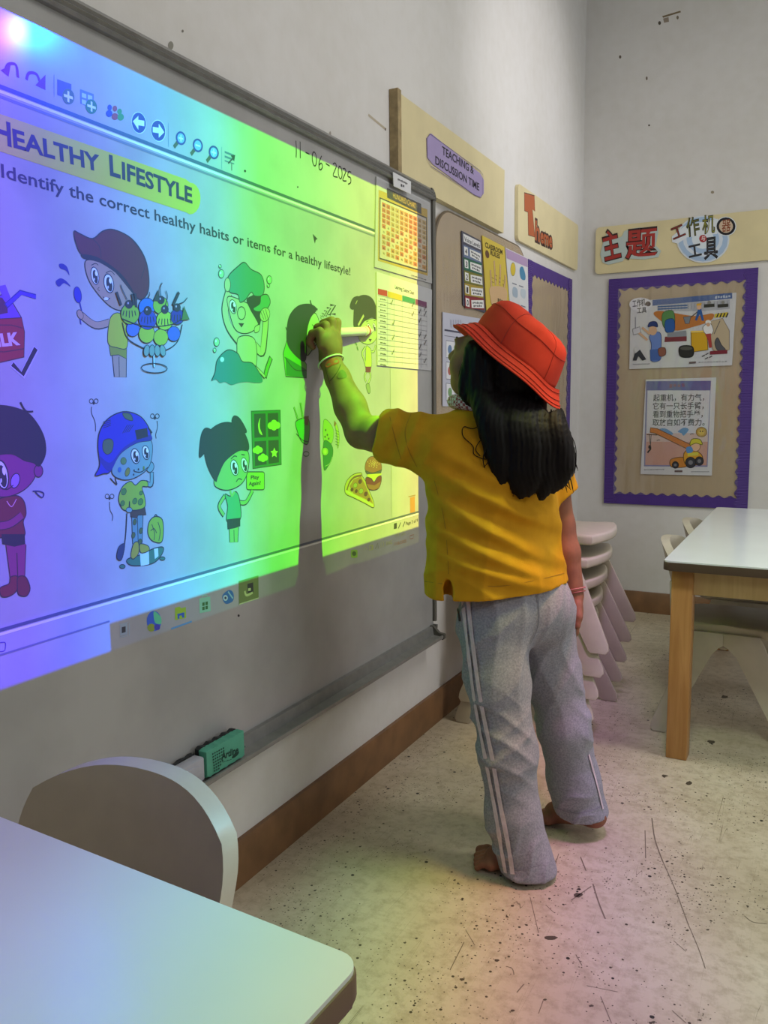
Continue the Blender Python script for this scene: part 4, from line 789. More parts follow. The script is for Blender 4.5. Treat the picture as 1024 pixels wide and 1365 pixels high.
# landscape tools poster
CP = ((780, 270), 4.197); YP = YB-.0152
t = empty('tools_poster', (.45, YP, 1.15)); sheet('paper', 1, at2(1, YP-.0015, [(841, 402), (982, 390), (976, 487), (839, 492)]), YP, YP-.0012, M_PAPER, t)
p = Pic(1, YP-.0012, (770, 260), 3.1024, lift=.0002)
p.poly([(310, 434), (640, 404), (640, 428), (310, 458)], '#4a66a0'); p.scrawl((568, 430), (634, 425), 13, '#c4cfe0', 6); p.ell(262, 452, 48, 28, '#e8e8ee'); p.txt('工作机', (228, 462), (282, 454), 22, '#3a3a42', .02); p.txt('工具', (246, 488), (286, 484), 18, '#3a3a42', .02); p.ell(292, 450, 11, 10, '#6a5a50')
p.poly([(330, 455), (630, 432), (630, 470), (520, 480), (330, 480)], '#b9bcc4')
for k in range(22): p.stroke([(336+k*13.5, 458-k), (336+k*13.5, 480-k)], 2, '#8a8d98')
p.stroke([(332, 462), (455, 456)], 5, '#4a6a9a'); p.stroke([(332, 472), (455, 466)], 5, '#4a6a9a')
p.blob([(315, 490), (350, 480), (480, 500), (560, 490), (550, 520), (480, 545), (400, 560), (345, 520)], '#b8763c'); p.shape([(352, 490), (396, 480), (400, 545), (358, 548)], '#5a8a52', '#3a4a3a', 2); p.shape([(364, 520), (398, 514), (400, 562), (366, 566)], '#2f5ca0', '#22324a', 2); p.poly([(362, 586), (452, 582), (452, 604), (360, 608)], '#7a3a40'); p.poly([(372, 570), (450, 560), (452, 584), (372, 588)], '#8a9096')
p.shape([(438, 505), (470, 500), (462, 532), (446, 532)], '#7a8088', '#3a3a42', 2, False); p.stroke([(470, 505), (500, 480)], 4, '#5a4a3a')
p.poly([(500, 470), (512, 470), (524, 520), (514, 520), (506, 492), (494, 520), (486, 516)], '#2f5a98'); p.ell(503, 462, 10, 12, '#d8b090'); p.poly([(492, 450), (514, 446), (512, 456), (494, 458)], '#d8a83c')
for x in (545, 602): p.poly([(x-22, 452), (x+22, 449), (x+22, 462), (x-22, 466)], '#3a3a34'); p.ell(x, 444, 7, 7, '#8a8a84')
p.poly([(568, 492), (622, 484), (620, 502), (566, 508)], '#c8b43c'); 
for k in range(4): p.stroke([(576+k*13, 506), (584+k*13, 488)], 5, '#2c2c30')
p.shape([(540, 525), (600, 510), (628, 560), (628, 640), (590, 655), (560, 640)], '#b8a88c', '#7a6a52', 2, False); p.shape([(470, 570), (535, 568), (540, 640), (472, 650)], '#d0a428', '#6a5420', 3, False); p.poly([(470, 570), (535, 568), (530, 560), (468, 562)], '#e8c860')
p.shape([(520, 545), (548, 530), (562, 560), (548, 580), (526, 570)], '#e4e4e4', '#5a5a5a', 2); p.ell(541, 526, 12, 9, '#e0e0dc'); p.ell(541, 536, 8, 8, '#c8a080'); p.poly([(528, 575), (552, 572), (556, 630), (545, 632), (540, 600)], '#a8403c'); p.stroke([(565, 575), (590, 520)], 3, '#55555a'); p.shape([(568, 612), (580, 590), (596, 620), (612, 640), (580, 642)], '#55565c', '#2a2a30', 2); p.poly([(548, 646), (620, 640), (620, 656), (548, 660)], '#7a2c38')
p.shape([(422, 630), (450, 622), (478, 630), (478, 664), (450, 672), (424, 664)], '#2f302e', '#1c1c1c', 3); p.ell(450, 634, 25, 8, '#55564e')
for x, y in ((515, 668), (530, 660), (545, 672), (528, 678)): p.stroke([(x, y), (x+12, y-6)], 4, '#4a4a4e')
p.stroke([(240, 505), (240, 555)], 3, '#8a8a92'); p.shape([(228, 555), (258, 545), (262, 570), (232, 578)], '#c8c8ce', '#5a5a60', 2, False); p.stroke([(255, 570), (290, 600)], 9, '#d0aa88'); p.stroke([(268, 548), (300, 575)], 9, '#d0aa88')
p.shape([(298, 585), (320, 568), (345, 575), (346, 640), (342, 682), (304, 684), (306, 620)], '#6a86c4', '#34406a', 2); p.poly([(300, 640), (345, 635), (342, 684), (302, 685)], '#4a68a8'); p.ell(312, 560, 17, 20, '#d0aa88'); p.shape([(292, 545), (300, 526), (325, 524), (332, 545), (312, 542)], '#2f3f74', '#22284a', 2); p.shape([(335, 636), (362, 632), (364, 660), (340, 666)], '#8a5a4a', '#4a3028', 2)
p.shape([(230, 684), (238, 655), (258, 640), (284, 680), (270, 684), (252, 665), (244, 684)], '#3a3d44', '#26282e', 2, False); p.poly([(232, 634), (250, 626), (258, 640), (240, 655)], '#c8c8c8'); p.scrawl((230, 702), (300, 700), 4, '#8a8a90', 10); p.scrawl((500, 694), (620, 690), 4, '#8a8a90', 10); p.poly([(462, 690), (490, 688), (490, 696), (462, 698)], '#6a5a5a')
p.build('poster_print', t); tag(t, 'landscape Chinese tools poster with workmen, upper one on the purple board', 'poster', 'posters on the bulletin board')
# crane poster
t = empty('crane_poster', (.46, YP, .66)); sheet('paper', 1, at2(1, YP-.0015, [(861, 506), (955, 503), (949, 634), (854, 632)]), YP, YP-.0012, M_PAPER, t)
p = Pic(1, YP-.0012, (770, 260), 3.1024, lift=.0002); p.poly([(284, 770), (552, 768), (538, 1124), (275, 1122)], '#8a8ab4'); p.poly([(290, 806), (548, 806), (534, 1118), (280, 1116)], '#dcdcE2'.lower()); p.poly([(284, 1020), (539, 1020), (534, 1118), (280, 1116)], '#d0a090'); p.poly([(283, 985), (540, 985), (539, 1020), (284, 1020)], '#d8c0b8'); p.poly([(284, 770), (552, 768), (550, 808), (284, 808)], '#6a6aa8')
p.scrawl((378, 798), (446, 796), 18, '#8a5a80', 4)
for k, (s_, x1) in enumerate((('起重机，有力气，', 524), ('它有一只长手臂，', 522), ('看到重物把手举，', 518), ('取放自如不费力。', 526))): p.txt(s_, (313-k, 850+k*34), (x1, 848+k*34.5), 21, '#3f3f48', .012)
p.blob([(340, 968), (365, 966), (395, 985), (385, 992), (350, 988)], '#6a9ac8'); p.blob([(415, 978), (440, 962), (460, 970), (440, 995), (430, 985)], '#6a9ac8'); p.ell(513, 980, 22, 20, '#c8a040', 0, '#8a6a2a', 3); p.ell(513, 980, 13, 12, '#d8b850'); p.ell(508, 977, 2.5, 3.5, '#4a3a20'); p.ell(518, 977, 2.5, 3.5, '#4a3a20')
p.shape([(302, 962), (330, 966), (480, 1038), (470, 1058), (320, 985), (300, 982)], '#c87a34', '#6a4a2a', 3, False); p.stroke([(296, 988), (302, 1035)], 2.5, '#4a4a4a'); p.stroke([(305, 988), (302, 1035)], 2.5, '#4a4a4a'); p.curve([(300, 1036), (302, 1050), (294, 1060), (290, 1066)], 6, '#2c2c2e'); p.ell(299, 1042, 6, 8, '#2c2c2e'); p.stroke([(286, 990), (330, 992)], 4, '#5a3a2a')
p.shape([(388, 1092), (448, 1086), (452, 1122), (390, 1124)], '#c8822c', '#6a4a2a', 3); p.shape([(440, 1070), (470, 1050), (514, 1075), (510, 1110), (450, 1115)], '#d09a34', '#6a4a2a', 3)
for x, y, r in ((405, 1116, 13), (468, 1106, 21), (504, 1100, 17)): p.ell(x, y, r, r*1.05, '#3a3a40', 0, '#222226', 3); p.ell(x, y, r*.45, r*.45, '#77777c')
p.ell(488, 1040, 20, 20, '#d8b090', 0, '#6a4a3a', 2); p.shape([(466, 1034), (474, 1010), (505, 1010), (516, 1032), (490, 1026)], '#c8c040', '#6a6a2a', 3); p.blob([(450, 1045), (470, 1040), (478, 1060), (455, 1068)], '#5a8ac0'); p.poly([(455, 1068), (500, 1062), (500, 1076), (456, 1080)], '#c8c04a')
for x, y in ((328, 1016), (466, 990)): p.stroke([(x, y), (x+8, y-4), (x+14, y-2)], 2.5, '#4a4a50')
p.scrawl((275, 1138), (360, 1136), 4, '#8a8a90', 10); p.scrawl((470, 1146), (545, 1146), 4, '#8a8a90', 10); p.poly([(402, 1138), (434, 1138), (434, 1146), (402, 1146)], '#6a5a5a')
p.build('poster_print', t); tag(t, 'portrait crane poster with Chinese rhyme, lower one on the purple board', 'poster', 'posters on the bulletin board')

# ---------------------------------------------------------------- erasers on the tray
def eraser():
    t = empty('board_eraser', (.046, 1.28, .3082)); M_GE = mat('green_foam_case', '#4f9d84', .55, var=.06, vscale=60); M_FE = mat('black_felt', '#26282a', .9)
    A = onp(278, 1037, 0, .062)[1]; B = onp(328, 1011, 0, .062)[1]; zb, zt = .3085, .3615
    def wavy(a, b, base, amp, n, up):
        return [(a+(b-a)*k/n, base+amp*math.sin(k*math.pi/1.5)) for k in range(n+1)]
    ol = wavy(A, B, zb+.002, .0010, 14, 0)+wavy(B, A, zt, .0014, 14, 1)
    adopt(prism('case', ol, 0, .040, .0595, M_GE, bev=.002), t); ol2 = wavy(A+.002, B-.002, zb, .0015, 14, 0)+wavy(B-.002, A+.002, zt+.001, .0022, 14, 1)
    adopt(prism('felt_pad', ol2, 0, .030, .0402, M_FE), t)
    p = Pic(0, .0595, (190, 950), 6.4, .0002); L_ = '#1f3f38'
    p.txt('Artline', (672, 402), (818, 338), 56, L_, .035); p.shape([(762, 378), (790, 345), (820, 330), (818, 352), (790, 380), (768, 388)], L_, None); p.scrawl((682, 426), (760, 402), 9, L_, 6); p.ell(873, 290, 4, 10, '#2f5a50')
    for r in range(7):
        for c in range(6):
            if r+c < 9: p.poly([(592+c*18+r*2, 352+r*24-c*10), (602+c*18+r*2, 342+r*24-c*10), (606+c*18+r*2, 352+r*24-c*10), (596+c*18+r*2, 362+r*24-c*10)], L_)
    p.build('case_print', t); tag(t, 'green board eraser with black felt standing in the pen tray', 'eraser', 'erasers in the tray')
    t = empty('board_eraser', (.046, 1.15, .3082)); M_GR = mat('grey_plastic_case', '#a9aab4', .45, var=.05, vscale=50)
    A2 = A-.004; z1 = .354; C0 = A2-.155
    adopt(box('case', (.033, C0, .3085), (.0580, A2, z1), M_GR, bev=.004), t); adopt(prism('grip_ridge', [(C0+.02, .322), (A2-.012, .322), (A2-.012, .340), (A2-.03, .346), (C0+.02, .346)], 0, .0578, .0605, M_GR, bev=.0015), t)
    adopt(prism('felt_pad', [(C0+(A2-C0)*k/16, .309) for k in range(17)]+[(A2-(A2-C0)*k/16, z1+.001+.0015*math.sin(k*2.2)) for k in range(17)], 0, .0255, .0333, M_FE), t)
    tag(t, 'grey board eraser lying in the tray between green eraser and chair back', 'eraser', 'erasers in the tray')
    d = Pic(2, .3068, lift=.0002); 
eraser()

# ---------------------------------------------------------------- tables
def laminate(name, col, spec=.5, rough=.2):
    return mat(name, col, rough, spec=spec, var=.04, vscale=5)
M_TOP = laminate('white_laminate', '#e4e8ea'); M_EDGE = mat('dark_table_edging', '#4a3a2c', .5); 
def wood_mat(name, c1, c2):
    m, nt, b = new_mat(name); N = nt.nodes; L = nt.links.new; tc = N.new('ShaderNodeTexCoord'); mp = N.new('ShaderNodeMapping'); mp.inputs['Scale'].default_value = (14, 14, 1.2); L(tc.outputs['Object'], mp.inputs[0])
    n = N.new('ShaderNodeTexNoise'); n.inputs['Scale'].default_value = 4; n.inputs['Detail'].default_value = 5; n.inputs['Distortion'].default_value = .6; L(mp.outputs[0], n.inputs['Vector'])
    cr = N.new('ShaderNodeValToRGB'); cr.color_ramp.elements[0].position = .3; cr.color_ramp.elements[0].color = (*lin(c1), 1); cr.color_ramp.elements[1].position = .7; cr.color_ramp.elements[1].color = (*lin(c2), 1); L(n.outputs[0], cr.inputs[0]); L(cr.outputs[0], b.inputs['Base Color']); b.inputs['Roughness'].default_value = .4; return m
M_LEG = wood_mat('varnished_beech', '#a5733c', '#bb8a50'); M_APR = wood_mat('pale_pine', '#b89c68', '#c8ae7a')
def table(label, x0, x1, y0, y1, h, top_m, edge_m, leg_in=.02, lw=.056, rz=0, piv=(0, 0), r=.02):
    t = empty('classroom_table', (piv[0], piv[1], 0), rz); A = lambda v: (v[0]-piv[0], v[1]-piv[1])
    X0, Y0 = A((x0, y0)); X1, Y1 = A((x1, y1))
    prism('table_top', rrect(X0+.002, Y0+.002, X1-.002, Y1-.002, r-.002, 6), 2, h-.004, h, top_m, t)
    prism('edge_band', rrect(X0, Y0, X1, Y1, r, 6), 2, h-.027, h-.004, edge_m, t, bev=.003)
    for sx in (0, 1):
        for sy in (0, 1):
            cx = X0+leg_in if sx == 0 else X1-leg_in-lw; cy = Y0+leg_in+.012 if sy == 0 else Y1-leg_in-lw-.012
            o = box('leg', (cx, cy, 0), (cx+lw, cy+lw, h-.0275), M_LEG, t, bev=.003)
    for a, b in (((X0+leg_in+lw, Y0+leg_in+.03), (X1-leg_in-lw, Y0+leg_in+.048)), ((X0+leg_in+lw, Y1-leg_in-.048), (X1-leg_in-lw, Y1-leg_in-.03)), ((X0+leg_in+.018, Y0+leg_in+lw+.013), (X0+leg_in+.036, Y1-leg_in-lw-.013)), ((X1-leg_in-.036, Y0+leg_in+lw+.013), (X1-leg_in-.018, Y1-leg_in-lw-.013))):
        box('apron', (a[0], a[1], h-.098), (b[0], b[1], h-.0275), M_APR, t)
    tag(t, label, 'table', 'classroom tables'); return t
table('white topped wooden table with square beech legs by the purple board', .677, 1.40, 2.305, 3.575, .570, M_TOP, M_EDGE)
table('pale laminate table in the foreground with rounded corner', .06, .747, -.55, .524, .565, mat('cream_laminate', '#cfd0cc', .28, spec=.5, var=.04, vscale=6), mat('brown_table_edging', '#5d4632', .5), rz=math.radians(-3.0), piv=(.747, .524), r=.022)

# ---------------------------------------------------------------- moulded plastic chairs, facing +x
M_PL = mat('cream_moulded_plastic', '#bfb5a3', .38, var=.05, vscale=30, bump=.05, bscale=160)
def chair_seat_mesh():
    pts = []
    for k in range(13):                                   # bowed front edge
        a = -1+2*k/12; pts.append((.165+.03*(1-a*a), .150*a))
    pts += [(.135, .155), (.105, .137), (0, .136), (-.09, .132), (-.125, .11), (-.135, 0), (-.125, -.11), (-.09, -.132), (0, -.136), (.105, -.137), (.135, -.155)]
    bm = bmesh.new(); V = [bm.verts.new((x, y, .345)) for x, y in pts]; f = bm.faces.new(V)
    r = bmesh.ops.inset_region(bm, faces=[f], thickness=.022, use_even_offset=True)
    r = bmesh.ops.inset_region(bm, faces=[f], thickness=.025, use_even_offset=True)
    for v in f.verts: v.co.z -= .009
    r = bmesh.ops.extrude_face_region(bm, geom=[q for q in bm.faces]); vs = [g for g in r['geom'] if isinstance(g, bmesh.types.BMVert)]
    for v in vs: v.co.z -= .030
    ed = [e for e in bm.edges if len(e.link_faces) == 2 and e.calc_face_angle(0) > 1.0]
    bmesh.ops.bevel(bm, geom=ed, offset=.008, segments=3, affect='EDGES', profile=.5)
    return bm
def leg_outline(s):
    o = [(-.004, .313), (.100, .313), (.228, .028), (.230, .012), (.222, .001), (.178, .001), (.168, .010), (.040, .250), (.018, .272), (-.004, .276)]
    return [(x*(1 if s > 0 else -.84), z) for x, z in o]
def backrest_mesh():
    nu, nv = 21, 11; V = []; F = []
    def pt(i, j, side):
        u = -1+2*i/(nu-1); v = j/(nv-1); hw = .158*(1-.07*max(0, (v-.6)/.4)**2-.08*max(0, (.2-v)/.2)**2)
        zt = .572-.036*abs(u)**2.8; zb = .405+.012*abs(u)**2
        z = zb+(zt-zb)*v; x = -.150-.045*v+.042*u*u; t = .013
        return (x+side*t, hw*u, z)
    for side in (1, -1):
        for j in range(nv):
            for i in range(nu): V.append(pt(i, j, side))
    n = nu*nv; I = lambda i, j, k: k*n+j*nu+i
    for j in range(nv-1):
        for i in range(nu-1):
            F.append((I(i, j, 0), I(i+1, j, 0), I(i+1, j+1, 0), I(i, j+1, 0))); F.append((I(i, j, 1), I(i, j+1, 1), I(i+1, j+1, 1), I(i+1, j, 1)))
    rim = [(i, 0) for i in range(nu-1)]+[(nu-1, j) for j in range(nv-1)]+[(i, nv-1) for i in range(nu-1, 0, -1)]+[(0, j) for j in range(nv-1, 0, -1)]
    for k in range(len(rim)):
        a, b = rim[k], rim[(k+1) % len(rim)]; F.append((I(*a, 0), I(*a, 1), I(*b, 1), I(*b, 0)))
    bm = bmesh.new(); vs = [bm.verts.new(p) for p in V]
    for f in F: bm.faces.new([vs[i] for i in f])
    ed = [e for e in bm.edges if len(e.link_faces) == 2 and abs(e.calc_face_angle(0)) > .9]
    bmesh.ops.bevel(bm, geom=ed, offset=.008, segments=3, affect='EDGES', profile=.5); return bm
def make_chair():
    t = empty('plastic_chair')
    auto_smooth(from_bm('seat', chair_seat_mesh(), M_PL, t), 40); auto_smooth(from_bm('backrest', backrest_mesh(), M_PL, t), 50)
    for sy in (-1, 1):
        for sx in (-1, 1):
            o = prism('leg', leg_outline(sx), 1, -.0055, .0055, M_PL, t, bev=.003, seg=2)
            for v in o.data.vertices: v.co.y += sy*(.143+.055*(1-v.co.z/.313))
        o = prism('back_support', [(-.156, .316), (-.100, .316), (-.100, .328), (-.145, .328), (-.152, .45), (-.163, .45)], 1, -.02, .02, M_PL, t, bev=.003, seg=2)
        for v in o.data.vertices: v.co.y += sy*.100
    box('crossbar', (-.012, -.145, .262), (.012, .145, .296), M_PL, t, bev=.006)
    return t
def dup(root, loc, rz):
    r = root.copy(); COL.objects.link(r); r.location = loc; r.rotation_euler = (0, 0, rz)
    for ch in root.children:
        c = ch.copy(); COL.objects.link(c); c.parent = r
    return r
ch0 = make_chair(); first = True
def place(loc, rz, label, group):
    global first
    o = ch0 if first else dup(ch0, loc, rz)
    o.location = loc; o.rotation_euler = (0, 0, rz); first = False; tag(o, label, 'chair', group); return o
place((.352, .510, -.004*0), -math.pi/2, 'cream plastic chair tucked behind the foreground table under the whiteboard', 'cream plastic chairs at the tables')
place((.815, 2.72, 0), 0, 'cream plastic chair tucked under the white table, nearer of two', 'cream plastic chairs at the tables')
place((.815, 3.16, 0), 0, 'cream plastic chair tucked under the white table, farther of two', 'cream plastic chairs at the tables')
for k, nm in enumerate(('bottom', 'second from the bottom', 'middle', 'second from the top', 'top')):
    place((.252+.013*k, 2.52, .070*k), 0, 'stacked cream plastic chair behind the girl, %s of its stack' % nm, 'stack of cream plastic chairs')

# ---------------------------------------------------------------- the girl: smooth volumes turned into surfaces
class Vol:
    def __init__(s, lo, hi, h):
        s.lo = np.array(lo, float); s.h = h; s.n = np.ceil((np.array(hi)-s.lo)/h).astype(int)+1; s.d = np.full(s.n, 1.0, np.float32)
    def _sub(s, lo, hi):
        a = np.clip(np.floor((np.array(lo)-s.lo)/s.h).astype(int), 0, s.n); b = np.clip(np.ceil((np.array(hi)-s.lo)/s.h).astype(int)+1, 0, s.n)
        ax = [(s.lo[i]+s.h*np.arange(a[i], b[i])).astype(np.float32) for i in range(3)]
        return tuple(slice(a[i], b[i]) for i in range(3)), np.meshgrid(*ax, indexing='ij')
    def add(s, fn, lo, hi, k=.01, mode='u'):
        m = .02+k; sl, P = s._sub(np.array(lo)-m, np.array(hi)+m)
        if P[0].size == 0: return s
        b = fn(*P).astype(np.float32); a = s.d[sl]
        if mode == 'u':
            if k > 0: hh = np.clip(.5+.5*(b-a)/k, 0, 1); s.d[sl] = b+(a-b)*hh-k*hh*(1-hh)
            else: s.d[sl] = np.minimum(a, b)
        elif mode == 's': s.d[sl] = np.maximum(a, -b)
        elif mode == 'd': s.d[sl] = a+b
        return s
    def cone(s, a, b, r1, r2, k=.01):
        a = np.array(a, float); b = np.array(b, float); ab = b-a; L2 = ab@ab; R = max(r1, r2)
        def f(X, Y, Z):
            t = np.clip(((X-a[0])*ab[0]+(Y-a[1])*ab[1]+(Z-a[2])*ab[2])/L2, 0, 1)
            return np.sqrt((X-a[0]-t*ab[0])**2+(Y-a[1]-t*ab[1])**2+(Z-a[2]-t*ab[2])**2)-(r1+(r2-r1)*t)
        return s.add(f, np.minimum(a, b)-R, np.maximum(a, b)+R, k)
    def chain(s, pts, rs, k=.01):
        for i in range(len(pts)-1): s.cone(pts[i], pts[i+1], rs[i], rs[i+1], k)
        return s
    def ell(s, c, r, axes=None, k=.01, mode='u'):
        c = np.array(c, float); A = np.eye(3) if axes is None else np.array(axes, float); r = np.array(r, float); R = r.max()
        def f(X, Y, Z):
            q = [((X-c[0])*A[i, 0]+(Y-c[1])*A[i, 1]+(Z-c[2])*A[i, 2])/r[i] for i in range(3)]
            k0 = np.sqrt(q[0]**2+q[1]**2+q[2]**2); k1 = np.sqrt(sum((q[i]/r[i])**2 for i in range(3)))+1e-9; return k0*(k0-1)/k1
        return s.add(f, c-R, c+R, k, mode)
    def mesh(s, name, m, parent=None):
        d = s.d; sg = d < 0; n = s.n
        c = np.zeros(n-1, np.int8)
        for i in (0, 1):
            for j in (0, 1):
                for k in (0, 1): c += sg[i:n[0]-1+i, j:n[1]-1+j, k:n[2]-1+k]
        act = np.argwhere((c > 0) & (c < 8)); N = len(act); idx = np.full(n-1, -1, np.int32); idx[tuple(act.T)] = np.arange(N)
        cor = np.array([(i, j, k) for i in (0, 1) for j in (0, 1) for k in (0, 1)])
        val = np.stack([d[tuple((act+o).T)] for o in cor], 1); acc = np.zeros((N, 3)); cnt = np.zeros(N)
        for a in range(8):
            for b in range(a+1, 8):
                if np.abs(cor[a]-cor[b]).sum() != 1: continue
                va, vb = val[:, a], val[:, b]; x = (va < 0) != (vb < 0); t = np.where(x, va/(va-vb+1e-12), 0)
                acc += np.where(x[:, None], cor[a]+t[:, None]*(cor[b]-cor[a]), 0); cnt += x
        V = s.lo+s.h*(act+acc/cnt[:, None]); F = []
        for ax in range(3):
            u, v = (ax+1) % 3, (ax+2) % 3
            s0 = [slice(None)]*3; s1 = [slice(None)]*3; s0[ax] = slice(0, -1); s1[ax] = slice(1, None)
            x = np.argwhere(sg[tuple(s0)] != sg[tuple(s1)]); x = x[(x[:, u] > 0) & (x[:, v] > 0) & (x[:, u] < n[u]-1) & (x[:, v] < n[v]-1)]
            def cell(du, dv):
                q = x.copy(); q[:, u] -= du; q[:, v] -= dv; return idx[tuple(q.T)]
            q = np.stack([cell(1, 1), cell(0, 1), cell(0, 0), cell(1, 0)], 1); fl = ~sg[tuple(x.T)]; q[fl] = q[fl][:, ::-1]; F.append(q)
        F = np.concatenate(F); F = F[(F >= 0).all(1)]
        me = bpy.data.meshes.new(name); me.vertices.add(N); me.vertices.foreach_set('co', V.ravel()); me.loops.add(F.size); me.loops.foreach_set('vertex_index', F.ravel().astype(np.int32))
        me.polygons.add(len(F)); me.polygons.foreach_set('loop_start', np.arange(0, F.size, 4, dtype=np.int32)); me.update(calc_edges=True); me.validate()
        o = link(name, me, None, m, True)
        if parent is not None: adopt(o, parent)
        return o
def relax(o, it=2, f=.5):
    me = o.data; n = len(me.vertices); V = np.empty(n*3); me.vertices.foreach_get('co', V); V = V.reshape(-1, 3); E = np.empty(len(me.edges)*2, np.int32); me.edges.foreach_get('vertices', E); E = E.reshape(-1, 2)
    deg = np.bincount(E.ravel(), minlength=n)[:, None]
    for _ in range(it):
        S = np.zeros_like(V)
        for i in range(3): S[:, i] = np.bincount(E[:, 0], V[E[:, 1], i], n)+np.bincount(E[:, 1], V[E[:, 0], i], n)
        V += f*(S/np.maximum(deg, 1)-V)
    me.vertices.foreach_set('co', V.ravel()); me.update(); return o
def bvh(o):
    me = o.data; return BVHTree.FromPolygons([v.co[:] for v in me.vertices], [p.vertices[:] for p in me.polygons])
def cast(tree, x, y, lift=.001):
    loc, no, i, d = tree.ray_cast(Vector(CAM), Vector(ray(x, y)).normalized()); 
    return None if loc is None else (np.array(loc)+np.array(no)*lift, np.array(no))
def ribbon_on(name, tree, pts, w, m, parent, lift=.0026, n=9, px=(1, 0)):
    """narrow band lying on a surface, following points seen at pts"""
    V = []; F = []
    for q in catmull(pts, False, n):
        h = cast(tree, q[0], q[1], lift)
        if h is None: continue
        V.append(h)
    Q = np.array([q[0] for q in V]); out = []
    for _ in range(4): Q[1:-1] = .5*Q[1:-1]+.25*(Q[2:]+Q[:-2])
    V = [(Q[i], V[i][1]) for i in range(len(V))]
    for i, (p, no) in enumerate(V):
        t = V[min(i+1, len(V)-1)][0]-V[max(i-1, 0)][0]; s_ = np.cross(t, no); s_ /= (np.linalg.norm(s_)+1e-9); out += [p-s_*w/2, p+no*.0006, p+s_*w/2]
    for i in range(len(V)-1):
        a = 3*i; F += [(a, a+1, a+4, a+3), (a+1, a+2, a+5, a+4)]
    o = pyd(name, out, F, m, None, True); return adopt(o, parent)

RB = np.array([.63, .78, 0]); RB /= np.linalg.norm(RB); FB = np.array([-RB[1], RB[0], 0]); ZU = np.array([0, 0, 1.]); IH = np.array([math.cos(YAW), math.sin(YAW), 0])
girl = empty('person', (.53, 1.71, 0))
tag(girl, 'barefoot girl in yellow shirt and grey track pants writing on the whiteboard', 'person')

def skin_mat():
    m, nt, b = new_mat('brown_skin'); N = nt.nodes; L = nt.links.new; tc = N.new('ShaderNodeTexCoord'); n = N.new('ShaderNodeTexNoise'); n.inputs['Scale'].default_value = 30; n.inputs['Detail'].default_value = 4; L(tc.outputs['Object'], n.inputs['Vector'])
    cr = N.new('ShaderNodeValToRGB'); cr.color_ramp.elements[0].position = .3; cr.color_ramp.elements[0].color = (*lin('#7d5140'), 1); cr.color_ramp.elements[1].position = .7; cr.color_ramp.elements[1].color = (*lin('#96634b'), 1)
    L(n.outputs[0], cr.inputs[0]); L(cr.outputs[0], b.inputs['Base Color']); b.inputs['Roughness'].default_value = .62; b.inputs['Specular IOR Level'].default_value = .3; b.inputs['Subsurface Weight'].default_value = .08; b.inputs['Subsurface Radius'].default_value = (.01, .004, .002); b.inputs['Subsurface Scale'].default_value = .5; return m
M_SKIN = skin_mat()
